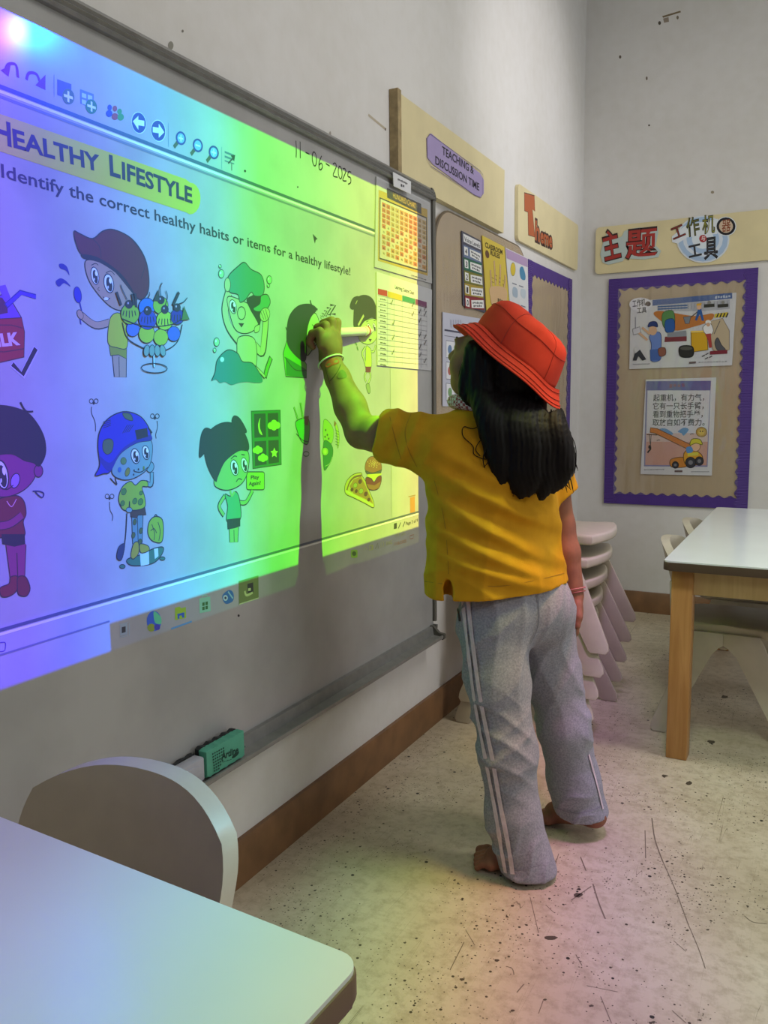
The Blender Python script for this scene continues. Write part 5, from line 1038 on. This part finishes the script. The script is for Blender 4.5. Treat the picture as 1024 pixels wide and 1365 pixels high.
# --- head frame
HC = G(660, 480, 1.745); HF = np.array([-.955, -.03, .295]); HF /= np.linalg.norm(HF); HS = np.cross(HF, ZU); HS /= np.linalg.norm(HS); HU = np.cross(HS, HF); HAX = np.array([HF, HS, HU])
hp = lambda f, s_, u: HC+HF*f+HS*s_+HU*u
HAT0 = G(687, 476, 1.742); HAX_ = IH*.62+ZU*.775-FH*.10; HAX_ /= np.linalg.norm(HAX_)
def under_brim(X, Y, Z):
    dx, dy, dz = X-HAT0[0], Y-HAT0[1], Z-HAT0[2]; hh = dx*HAX_[0]+dy*HAX_[1]+dz*HAX_[2]; r = np.sqrt(np.maximum(dx*dx+dy*dy+dz*dz-hh*hh, 0)); return np.where((hh > -.046) & (r < .150), -.006-1.25*np.maximum(0, r-.090)-hh, .05)
def body():
    B = Vol((-.0, 1.40, -.005), (.78, 2.02, 1.26), .003)
    # head
    B.ell(hp(-.006, 0, .018), (.086, .071, .082), HAX, 0); B.ell(hp(.030, 0, -.030), (.055, .056, .062), HAX, .025); B.ell(hp(.050, 0, -.068), (.026, .026, .020), HAX, .02)
    B.ell(hp(.055, .032, -.026), (.026, .024, .026), HAX, .015); B.ell(hp(.055, -.032, -.026), (.026, .024, .026), HAX, .015); B.cone(hp(.076, 0, .012), hp(.092, 0, -.018), .007, .011, .010)
    B.ell(hp(.086, .009, -.020), (.008, .007, .006), HAX, .006); B.ell(hp(.086, -.009, -.020), (.008, .007, .006), HAX, .006)
    B.ell(hp(.081, 0, -.040), (.009, .019, .006), HAX, .005); B.ell(hp(.079, 0, -.049), (.009, .016, .006), HAX, .005); B.cone(hp(.074, -.035, .022), hp(.074, .035, .022), .012, .012, .012)
    for sg in (-1, 1):
        B.ell(hp(.079, sg*.030, .004), (.012, .017, .012), HAX, .0, 's') if 0 else None
        B.ell(hp(-.008, sg*.074, -.008), (.017, .008, .026), HAX, .006); B.ell(hp(.070, sg*.030, .004), (.012, .015, .010), HAX, .006)
    sh_c = G(648, 575, 1.745); B.cone(hp(-.020, 0, -.05), sh_c+ZU*.01, .038, .042, .02)
    # trunk under the clothes
    LS = G(566, 588, 1.702); RS = G(728, 605, 1.825); PV = G(690, 790, 1.755)
    B.cone(LS+(RS-LS)*.12, RS+(LS-RS)*.12, .045, .045, .02); B.chain([sh_c-ZU*.03, G(655, 650, 1.755), G(672, 730, 1.755), PV], [.075, .085, .085, .09], .03)
    # raised left arm
    EL = G(482, 576, 1.795); WR = G(440, 480, 1.862)
    B.chain([LS, EL+(LS-EL)*.25, EL], [.040, .037, .035], .012); FA = EL+(WR-EL)*.35; B.chain([EL, FA, EL+(WR-EL)*.75, WR], [.034, .0345, .027, .0225], .012)
    # right arm
    RE = G(748, 700, 1.85); RW = G(766, 792, 1.815); B.chain([RS, G(738, 650, 1.845), RE], [.040, .036, .030], .012); B.chain([RE, RE+(RW-RE)*.4, RW], [.030, .030, .021], .012)
    rh = lambda a, b, c: RW+np.array([.05, -.05, -1.0])*a+IH*b+FH*c       # hanging hand: down, image right, away
    B.ell(rh(.036, .002, 0), (.036, .016, .030), [(.05, -.05, -1.0), tuple(IH), tuple(FH)], .012)
    for i, (c, L_, r) in enumerate(((-.021, .042, .0068), (-.007, .050, .0072), (.007, .047, .0070), (.020, .036, .0062))):
        B.chain([rh(.058, .0, c), rh(.058+L_*.55, -.004, c*1.05), rh(.058+L_, -.014, c*1.05)], [r*1.1, r, r*.82], .004)
    B.chain([rh(.020, .002, -.022), rh(.042, .0, -.036), rh(.062, -.004, -.040)], [.010, .0085, .007], .006)
    # writing hand: up, along the board, towards the board
    hu = np.array([.06, .02, 1.0]); hs = np.array([.0, 1., 0]); hn = np.array([-1., 0, .06]); WH = WR
    h = lambda u, s_, n_: WH+hu*u+hs*s_+hn*n_
    B.cone(WR, h(.020, 0, 0), .0225, .026, .012); B.ell(h(.038, -.001, .000), (.032, .040, .020), [tuple(hu), tuple(hs), tuple(hn)], .012)
    for i, (s_, up, r) in enumerate(((-.037, .060, .0094), (-.015, .074, .0104), (.009, .085, .0108), (.032, .084, .0106))):
        B.chain([h(up-.030, s_*.88, .004), h(up, s_, .006)], [r*1.02, r], .003)
        B.chain([h(up, s_, .006), h(up-.005, s_+.001, .026), h(up-.024, s_+.003, .034), h(up-.034, s_+.003, .024)], [r, r*.94, r*.85, r*.72], .002)
    B.chain([h(.016, .028, .006), h(.034, .046, .014), h(.046, .052, .024), h(.052, .042, .032)], [.015, .013, .0115, .010], .006)
    # legs inside the trousers and bare feet
    LK = G(675, 990, 1.668); LA = np.array([.540, 1.600, .062]); RK = G(753, 965, 1.80); RA = np.array([.598, 1.822, .085])
    B.chain([PV-RB*.05, LK, LA], [.055, .030, .021], .02); B.chain([PV+RB*.05, RK, RA], [.055, .030, .021], .02)
    def foot(heel, ball, toe_dir, med, k=1.0):
        heel = np.array(heel); ball = np.array(ball); td = np.array(toe_dir); md = np.array(med); ank = heel+ZU*.040+td*.020
        B.ell(heel, (.027, .024, .026), None, .012); B.cone(ank, ball+ZU*.012, .023, .019, .018); B.cone(heel, ball, .023, .019, .015); B.cone(ball+md*.024, ball-md*.024, .016, .013, .012)
        for i, (o_, L_, r) in enumerate(((.029, .034, .0115), (.012, .034, .0088), (-.002, .030, .0082), (-.015, .025, .0076), (-.027, .019, .0072))):
            b0 = ball+md*o_+td*.010; b1 = ball+md*(o_*1.1)+td*(.010+L_); b0[2] = max(b0[2], r+.004); b1[2] = r+.0008
            mid = (b0+b1)/2+ZU*.004; B.chain([b0, mid, b1], [r*1.05, r*.95, r], .004)
    foot((.553, 1.602, .0265), (.462, 1.592, .018), (-.997, -.03, 0), (-.03, .997, 0)); foot((.622, 1.816, .052), (.520, 1.838, .020), (-.97, .22, 0), (-.22, -.97, 0))
    B.add(under_brim, (.3, 1.4, 1.0), (.75, 2.0, 1.26), 0, 's')
    o = B.mesh('body', M_SKIN, girl); relax(o, 1, .4); return o, WR, EL, RW, h
BODY, WR, EL, RW, HPT = body(); BT = bvh(BODY)
M_EYE = mat('eye_white', '#d8d4ce', .2); M_PUP = mat('dark_iris', '#241612', .2); M_BROW = mat('eyebrow_hair', '#1a1210', .7)
for sg in (-1, 1):
    def orb(name, c, r, m, par):
        bm = bmesh.new(); bmesh.ops.create_uvsphere(bm, u_segments=14, v_segments=10, radius=1)
        for v in bm.verts: q = HF*v.co.x*r[0]+HS*v.co.y*r[1]+HU*v.co.z*r[2]+c; v.co = Vector(q)
        return adopt(from_bm(name, bm, m, None, True), par)
    orb('eye', hp(.0765, sg*.030, .004), (.0065, .0105, .0065), M_EYE, girl); orb('iris', hp(.0805, sg*.030, .004), (.0035, .0055, .0055), M_PUP, girl)
    ps = [hp(.083, sg*.018, .020), hp(.084, sg*.030, .024), hp(.076, sg*.044, .020)]; adopt(tube('eyebrow', catmull(ps, False, 4), .0022, M_BROW, None, 6), girl)
adopt(tube('mouth_line', catmull([hp(.083, -.016, -.044), hp(.0895, 0, -.0445), hp(.083, .016, -.044)], False, 4), .0014, mat('lip_dark_red', '#7a3a34', .5), None, 6), girl)  # dark red line between the lips

# --- trousers
def fabric(name, col, col2=None, var=.12, vs=120, rough=.85, bump=.25, bs=700):
    return mat(name, col, rough, spec=.2, var=var, vscale=vs, bump=bump, bscale=bs, col2=col2)
M_GREY = fabric('grey_marl_jersey', '#a2a3ab', '#86878f', vs=260); M_YEL = fabric('mustard_yellow_pique', '#d39a1c', '#c48c16', vs=25)
def waves(X, Y, Z, specs):
    o = 0
    for (kx, ky, kz, ph, am) in specs: o = o+am*np.sin(kx*X+ky*Y+kz*Z+ph)
    return o
def creases(X, Y, Z, seed, specs):
    """soft cloth folds: rounded ridges whose run wanders; specs = (direction, frequency, amplitude)"""
    r = np.random.default_rng(seed); o = 0
    for dr, fq, am in specs:
        k = np.array(dr, float); k = k/np.linalg.norm(k)*fq; w = r.normal(size=3)*fq*.35; m = r.normal(size=3)*fq*.22
        ph = k[0]*X+k[1]*Y+k[2]*Z+1.1*np.sin(w[0]*X+w[1]*Y+w[2]*Z+r.uniform(0, 6))+r.uniform(0, 6); msk = np.clip(.5+.9*np.sin(m[0]*X+m[1]*Y+m[2]*Z+r.uniform(0, 6)), 0, 1)
        o = o-am*msk*(1-np.abs(np.sin(ph)))**1.6
    return o
def trousers():
    T = Vol((.28, 1.42, .0), (.80, 2.02, .70), .0035)
    PV = G(688, 795, 1.755)
    T.ell(PV-ZU*.012, (.124, .096, .080), [tuple(RB), tuple(FB), (0, 0, 1)], 0); T.ell(PV-FB*.028-ZU*.03-RB*.045, (.070, .070, .075), [tuple(RB), tuple(FB), (0, 0, 1)], .03); T.ell(PV-FB*.028-ZU*.03+RB*.045, (.070, .070, .075), [tuple(RB), tuple(FB), (0, 0, 1)], .03)
    T.cone(PV+ZU*.0, PV+ZU*.07, .090, .080, .03)
    T.chain([G(658, 830, 1.715), G(663, 905, 1.69), G(677, 1000, 1.668), G(685, 1085, 1.66), np.array([.538, 1.598, .01])], [.080, .0655, .0595, .0560, .0590], .022)
    T.chain([G(722, 830, 1.795), G(737, 900, 1.80), G(752, 970, 1.80), G(765, 1040, 1.82), np.array([.592, 1.826, .045])], [.076, .060, .058, .059, .063], .022)
    lo, hi = T.lo, T.lo+T.h*T.n
    def folds(X, Y, Z):
        i_ = IH; d = creases(X, Y, Z, 11, [(i_*.9+ZU*.45, 34, .007), (i_*.8-ZU*.6, 40, .006), (i_+ZU*.15, 52, .004)])
        kn = np.exp(-((Z-.29)/.10)**2); d = d+kn*creases(X, Y, Z, 5, [(ZU+i_*.4, 62, .0052), (ZU-i_*.5, 55, .0045)])
        bt = np.exp(-((Z-.06)/.08)**2); return d+bt*creases(X, Y, Z, 8, [(ZU-i_*.9, 60, .006)])+.002
    T.add(folds, lo, hi, 0, 'd')
    T.add(lambda X, Y, Z: np.where(np.hypot(X-.538, Y-1.598) < .115, Z-(.016+.10*np.clip(.50-X, -.05, .2)), Z-.052-.06*(Y-1.83)), (.3, 1.4, -.05), (.8, 2.02, .14), 0, 's')
    return relax(T.mesh('trousers', M_GREY, girl), 1)
TRS = trousers(); TT = bvh(TRS); M_STR = fabric('white_stripe', '#d8c8cc', vs=80)
for pts, w in (([(617, 792), (622, 840), (633, 930), (648, 1010), (661, 1080), (669, 1130), (675, 1163)], .0098), ([(624, 792), (629, 840), (641, 930), (657, 1010), (669, 1080), (679, 1130), (684, 1165)], .0098), ([(784, 1005), (795, 1045), (803, 1078)], .005)):
    ribbon_on('side_stripe', TT, pts, w, M_STR, TRS)
ribbon_on('hem_stitch', TT, [(660, 1152), (690, 1160), (720, 1152)], .0014, mat('hem_thread', '#7c7d86', .8), TRS); ribbon_on('hem_stitch', TT, [(742, 1076), (772, 1084), (802, 1074)], .0014, mat('hem_thread', '#7c7d86', .8), TRS)
ribbon_on('seat_seam', TT, [(716, 792), (718, 830), (706, 858)], .0018, mat('seam_thread', '#74757e', .8), TRS); ribbon_on('pocket_edge', TT, [(609, 802), (612, 815), (614, 828)], .006, mat('pocket_dark_line', '#3a3034', .9), TRS)  # narrow dark band marks the pocket edge

# --- shirt
def shirt():
    S = Vol((.10, 1.36, .52), (.80, 2.06, 1.06), .0035)
    sec = []
    for y, x, dep, a, b in ((792, 664, 1.750, .170, .124), (775, 661, 1.750, .166, .120), (735, 660, 1.752, .158, .113), (700, 659, 1.755, .154, .108), (640, 656, 1.755, .150, .102), (605, 652, 1.752, .146, .096), (582, 648, 1.750, .132, .088), (566, 644, 1.748, .108, .076), (553, 641, 1.746, .076, .062), (543, 640, 1.745, .052, .050)):
        c = G(x, y, dep); sec.append((c[2], c[0], c[1], a, b))
    sec.sort(); q = np.array(sec).T
    def loft(X, Y, Z):
        cx, cy, a, b = (np.interp(Z, q[0], q[i]) for i in range(1, 5)); u = (X-cx)*RB[0]+(Y-cy)*RB[1]; v = (X-cx)*FB[0]+(Y-cy)*FB[1]
        d = (np.sqrt((u/a)**2+(v/b)**2)-1)*np.minimum(a, b); return np.maximum(d, Z-q[0][-1])
    lo, hi = S.lo, S.lo+S.h*S.n; S.add(loft, lo, hi, 0)
    def sleeve(A, E, r1, r2, k):
        A = np.array(A); E = np.array(E); dr = (E-A)/np.linalg.norm(E-A); L_ = np.linalg.norm(E-A)
        def f(X, Y, Z):
            u = (X-A[0])*dr[0]+(Y-A[1])*dr[1]+(Z-A[2])*dr[2]; rad = np.sqrt(np.maximum((X-A[0])**2+(Y-A[1])**2+(Z-A[2])**2-u*u, 0)); t = np.clip(u/L_, -.3, 1.2); uu = np.minimum(u, 0)
            return np.maximum(np.sqrt(rad**2+uu**2)-(r1+(r2-r1)*t), u-L_)
        S.add(f, np.minimum(A, E)-.08, np.maximum(A, E)+.08, k)
    sleeve(G(585, 594, 1.712), G(510, 581, 1.757), .064, .058, .035)
    sleeve(G(722, 606, 1.818), G(742, 660, 1.842), .058, .050, .026)
    LSx = G(590, 640, 1.70)
    def folds(X, Y, Z):
        s_ = X*IH[0]+Y*IH[1]-(LSx[0]*IH[0]+LSx[1]*IH[1]); z = Z-LSx[2]      # s_: to the image right, z: up
        d = 0
        # pulled folds that sweep from the raised armpit down to the right hem
        for off, slope, wd, am in ((.010, .55, .015, .013), (-.045, .62, .018, .016), (-.105, .52, .016, .015), (-.150, .42, .014, .011), (.055, .50, .015, .008)):
            e = z-off+slope*s_-.35*s_*s_; d = d-am*np.exp(-(e/wd)**2)*np.clip((s_+.06)/.10, 0, 1)*np.clip((.27-s_)/.11, .12, 1)
        arm = np.exp(-((s_+.075)/.05)**2)*np.clip((Z-.84)/.06, 0, 1); d = d-arm*.006*(1-np.abs(np.sin(s_*62-z*30+.5)))
        d = d+creases(X, Y, Z, 21, [(IH+ZU*.8, 30, .005), (IH-ZU*.3, 26, .004), (ZU+IH*.3, 34, .003)])
        return d+.004
    S.add(folds, lo, hi, 0, 'd')
    hem = G(661, 781, 1.75)[2]
    S.add(lambda X, Y, Z: Z-hem+.035*((X-.45)*IH[0]+(Y-1.65)*IH[1])*0-.010*np.clip(((X-.45)*IH[0]+(Y-1.65)*IH[1])/.15, -1, 1), lo, (hi[0], hi[1], hem+.03), 0, 's')
    # side vent
    ct = G(597, 772, 1.665); S.ell(ct-ZU*.026, (.05, .010, .030), [tuple(FH), tuple(IH), (0, 0, 1)], 0, 's')
    return relax(S.mesh('shirt', M_YEL, girl), 1)
SHT = shirt(); ST = bvh(SHT); M_SEAM = mat('shirt_seam', '#a87710', .9)
for pts in ([(548, 552), (540, 575), (545, 600), (556, 622)], [(579, 640), (592, 690), (597, 740), (598, 765)], [(600, 775), (660, 782), (720, 772), (752, 764)], [(567, 775), (590, 778)], [(520, 556), (527, 585), (535, 612)]): ribbon_on('stitch_line', ST, pts, .0016, M_SEAM, SHT, lift=.0006)
def chk_mat():
    m, nt, b = new_mat('red_gingham'); N = nt.nodes; L = nt.links.new; tc = N.new('ShaderNodeTexCoord'); c = N.new('ShaderNodeTexChecker'); c.inputs['Scale'].default_value = 170; c.inputs[1].default_value = (*lin('#9a4a4c'), 1); c.inputs[2].default_value = (*lin('#d0c2bc'), 1)
    L(tc.outputs['Object'], c.inputs[0]); L(c.outputs[0], b.inputs['Base Color']); b.inputs['Roughness'].default_value = .9; return m
NK = G(641, 545, 1.745)
o = tube('gingham_collar', [NK+(IH*math.cos(a)*.056+FH*math.sin(a)*.05)+ZU*(.006-.010*math.cos(a)) for a in [2*math.pi*k/28 for k in range(28)]], .015, chk_mat(), None, 10, True); adopt(o, girl)

# --- bucket hat
def hat():
    M_HAT = fabric('orange_red_canvas', '#d8402a', '#c63824', vs=18, bs=900); M_STI = mat('hat_stitching', '#a82c1e', .9)
    c0 = HAT0; ax = HAX_; e1 = IH*.775-ZU*.62; e1 -= ax*(e1@ax); e1 /= np.linalg.norm(e1); e2 = np.cross(ax, e1)
    def surf(prof, name, n=64, wob=0):
        ex, sh = (1.0, -.010) if name == 'crown' else (1.11, 0)
        V = []; F = []; m = len(prof)
        for j, (r, h_) in enumerate(prof):
            for k in range(n):
                a = 2*math.pi*k/n; f = min(1, r/.09); rr = r*(1+wob*.012*math.sin(3*a+h_*40)+wob*.010*math.sin(5*a-h_*60+1)); hh = h_+f*wob*(.003*math.sin(2*a+.7)+.002*math.sin(5*a+2))
                V.append(c0+e1*(rr*math.cos(a)*ex+sh*min(1, max(0, h_/.05)))+e2*rr*math.sin(a)*.97+ax*hh)
        for j in range(m-1):
            for k in range(n): F.append((j*n+k, j*n+(k+1) % n, (j+1)*n+(k+1) % n, (j+1)*n+k))
        return V, F
    out = [(.1040, -.004), (.1038, .006), (.1020, .022), (.0985, .040), (.0940, .054), (.0870, .066), (.077, .074), (.060, .080), (.037, .083), (.012, .084), (.0005, .084)]
    V, F = surf(out, 'crown', wob=1); hatp = adopt(pyd('hat', V, F, M_HAT, None, True), girl); hatp.name = 'bucket_hat'
    sm = hatp.modifiers.new('thick', 'SOLIDIFY'); sm.thickness = .002; sm.offset = -1
    br = [(.1030, .001), (.1055, -.004), (.112, -.012), (.119, -.020), (.126, -.027), (.1280, -.0285), (.126, -.0298), (.117, -.021), (.107, -.010), (.100, -.002)]
    V, F = surf(br, 'brim', wob=1); adopt(pyd('brim', V, F, M_HAT, None, True), hatp)
    for r, h_ in ((.1065, -.0050), (.1155, -.0160), (.1225, -.0232), (.0940, .0530)):
        P = [c0+e1*(r+.0012)*1.11*math.cos(a)+e2*(r+.0012)*.97*math.sin(a)+ax*(h_+.002*(.003*0)) for a in [2*math.pi*k/64 for k in range(64)]]
        V2, _ = surf([(r+.0010, h_)], 'crown' if h_ > 0 else 's', wob=1); adopt(tube('stitch_line', V2, .0007, M_STI, None, 5, True), hatp)
    for a in (.45, 2.6, 4.25, 5.4):
        P = []
        for r, h_ in out[:9]:
            f = min(1, r/.09); rr = r*(1+.012*math.sin(3*a+h_*40)+.010*math.sin(5*a-h_*60+1))+.0008; hh = h_+f*(.003*math.sin(2*a+.7)+.002*math.sin(5*a+2)); P.append(c0+e1*(rr*math.cos(a)-.010*min(1, max(0, h_/.05)))+e2*rr*math.sin(a)*.97+ax*hh)
        adopt(tube('panel_seam', P, .0008, M_STI, None, 5), hatp)
hat()

# --- long dark hair
def hair():
    M_H = mat('black_hair', '#0c0809', .55, spec=.16, var=.25, vscale=60)
    H = Vol((.30, 1.44, .70), (.70, 1.92, 1.24), .003)
    H.ell(hp(-.030, 0, .020), (.080, .081, .088), HAX, 0); H.ell(hp(-.045, 0, -.035), (.058, .066, .070), HAX, .02)
    rr = random.Random(3)
    roots = [(640, 505), (655, 515), (668, 522), (682, 528), (695, 533), (708, 538), (718, 540), (728, 540)]
    ends = [(668, 632), (672, 645), (684, 655), (694, 660), (706, 661), (720, 661), (734, 656), (746, 648)]
    for k in range(8):
        for lay in range(2):
            dx, dy = rr.uniform(-4, 4), rr.uniform(-3, 3); d0 = 1.685+.03*lay-.008*rr.random(); x0, y0 = roots[k]; x1, y1 = ends[k]
            bow = 14*math.sin(math.pi*k/7*.9)+k*1.2
            P = [G(x0+dx, y0, d0+.02), G(x0+(x1-x0)*.35+dx+bow*.5, y0+(y1-y0)*.33, d0-.030), G(x0+(x1-x0)*.75+dx+bow*.6, y0+(y1-y0)*.68, d0-.034), G(x1+dx, y1+dy-lay*8, d0-.028)]
            P = catmull(P, False, 4); n = len(P); R_ = [.026-.006*(i/(n-1)) if i < n*.75 else .0205*(1-(i/(n-1)-.75)*3.1)+.002 for i in range(n)]; H.chain(P, R_, .008)
    # right hand edge, curly ends
    for q in ([(728, 545, 1.70), (752, 585, 1.69), (758, 625, 1.70), (748, 645, 1.70)], [(735, 560, 1.72), (757, 600, 1.71), (760, 632, 1.71)]):
        P = catmull([G(*a) for a in q], False, 5); n = len(P); H.chain(P, [.017*(1-.75*i/(n-1))+.001 for i in range(n)], .008)
    # locks beside the cheek
    for q in ([(632, 462, 1.69), (624, 492, 1.685), (618, 520, 1.69), (628, 538, 1.69)], [(640, 470, 1.675), (634, 505, 1.672), (632, 532, 1.675), (650, 548, 1.675)], [(652, 480, 1.67), (648, 515, 1.665), (656, 545, 1.665), (664, 565, 1.665)]):
        P = catmull([G(*a) for a in q], False, 5); n = len(P); H.chain(P, [.015*(1-.6*i/(n-1)) for i in range(n)], .008)
    lo, hi = H.lo, H.lo+H.h*H.n
    def strands(X, Y, Z):
        s_ = X*IH[0]+Y*IH[1]; return .0007*np.sin(s_*620+6*np.sin(Z*22)+2*np.sin(Z*60))+.0006*np.sin(s_*1100-5*np.sin(Z*31)+1)
    H.add(strands, lo, hi, 0, 'd')
    H.add(lambda X, Y, Z: under_brim(X, Y, Z), lo, hi, 0, 's')
    # keep the face clear
    H.ell(hp(.085, 0, -.02), (.075, .09, .085), HAX, 0, 's')
    o = H.mesh('hair', M_H, girl)
    ht = bvh(o)
    for k in range(46):
        a = rr.random(); x0 = 640+95*a; y0 = 520+20*a+rr.uniform(-5, 30); x1 = 655+108*a+rr.uniform(-14, 16); y1 = 640+rr.uniform(-20, 26); d = 1.655+.05*a
        P = [G(x0, y0, d), G(x0*.6+x1*.4+rr.uniform(-6, 10), y0*.6+y1*.4, d-.022), G(x0*.25+x1*.75+rr.uniform(-8, 10), y0*.2+y1*.8, d-.024), G(x1+rr.uniform(-6, 6), y1, d-.012)]
        adopt(tube('hair_strand', catmull(P, False, 5), [.0016]*10+[.0012]*4+[.0006]*2, M_H, None, 5), o)
    for q in ([(664, 555), (648, 560), (632, 572), (618, 570), (617, 582), (630, 595), (632, 606), (648, 612), (662, 606)], [(660, 575), (640, 588), (634, 600), (640, 608)], [(740, 560), (758, 580), (764, 600), (760, 615)], [(745, 555), (766, 590), (768, 620)], [(752, 600), (766, 606), (766, 628), (754, 634)], [(622, 470), (612, 500), (616, 525)]):
        P = []
        for x, y in catmull(q, False, 6):
            hit = cast(ST, x, y, .003); P.append(hit[0] if hit is not None else G(x, y, 1.70))
        adopt(tube('hair_strand', P, .0009, M_H, None, 5), o)
hair()

# --- small things she wears and holds
def ring(name, c, axis, r, t, m, n=28):
    a = np.array(axis)/np.linalg.norm(axis); u = np.cross(a, [1, 0, 0]); u /= np.linalg.norm(u); v = np.cross(a, u); return adopt(tube(name, [c+r*(math.cos(q)*u+math.sin(q)*v) for q in [2*math.pi*k/n for k in range(n)]], t, m, None, 6, True), girl)
ring('bracelet', WR+(EL-WR)*.03, WR-EL, .0295, .0019, mat('white_bracelet', '#dcd8c8', .4)); ring('bracelet', RW+ZU*.012, (RW-G(748, 700, 1.85)), .0235, .0016, mat('pink_band', '#b0706a', .5)); ring('bracelet', RW+ZU*.004, (RW-G(748, 700, 1.85)), .0235, .0014, mat('red_band', '#94504c', .5))
# bits of the projected picture painted as colour onto the forearm
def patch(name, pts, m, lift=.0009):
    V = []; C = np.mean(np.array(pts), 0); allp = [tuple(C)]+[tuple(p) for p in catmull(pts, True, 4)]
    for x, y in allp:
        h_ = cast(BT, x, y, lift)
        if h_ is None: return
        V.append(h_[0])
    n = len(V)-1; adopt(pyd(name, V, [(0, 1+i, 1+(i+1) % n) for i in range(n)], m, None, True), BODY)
patch('arm_projection', [(434, 486), (441, 478), (450, 478), (452, 484), (444, 487), (437, 490)], mat('red_arm_projection', '#a83a30', .6)); patch('arm_projection', [(450, 500), (455, 493), (460, 496), (462, 503), (452, 505)], mat('brown_arm_projection', '#5a3020', .6)); 
for q in ([(434, 490), (437, 502), (440, 512)], [(440, 508), (447, 500), (452, 492), (454, 486)]): ribbon_on('arm_projection', BT, q, .0016, mat('dark_arm_projection', '#4a3018', .6), BODY, lift=.0007)
def marker():
    tip = np.array([.0225, onp(496, 441, 0, .02)[1], onp(496, 441, 0, .02)[2]]); base = HPT(.058, -.006, .022); d = tip-base; L_ = np.linalg.norm(d); d /= L_
    t = empty('whiteboard_marker', tuple(base)); M_W = mat('white_marker_barrel', '#dcdad0', .35); u = np.cross(d, [0, 0, 1]); u /= np.linalg.norm(u); w = np.cross(d, u)
    def turn(name, prof, m, n=18):
        V = []; F = []
        for a, r in prof:
            for k in range(n): q = 2*math.pi*k/n; V.append(base+d*a+r*(math.cos(q)*u+math.sin(q)*w))
        for j in range(len(prof)-1):
            for k in range(n): F.append((j*n+k, j*n+(k+1) % n, (j+1)*n+(k+1) % n, (j+1)*n+k))
        F += [tuple(range(n))[::-1], tuple(range((len(prof)-1)*n, len(prof)*n))]; return adopt(auto_smooth(pyd(name, V, F, m), 50), t)
    e = L_
    turn('barrel', [(-.014, .0095), (-.013, .0105), (e-.062, .0108), (e-.060, .0102)], M_W); turn('collar', [(e-.060, .0122), (e-.059, .0130), (e-.044, .0124), (e-.026, .0088), (e-.012, .0050), (e-.006, .0038)], mat('marker_nose', '#d8d6c4', .4)); turn('nib', [(e-.006, .0026), (e-.001, .0018), (e, .0008)], mat('marker_nib', '#3a2a2a', .7)); turn('print_band', [(e-.050, .0130), (e-.049, .0133), (e-.042, .0130), (e-.041, .0126)], mat('marker_print', '#b0503c', .5))
    tag(t, 'white whiteboard marker gripped in her raised hand, nib on the board', 'marker')
marker()
bpy.data.objects.remove(_to)
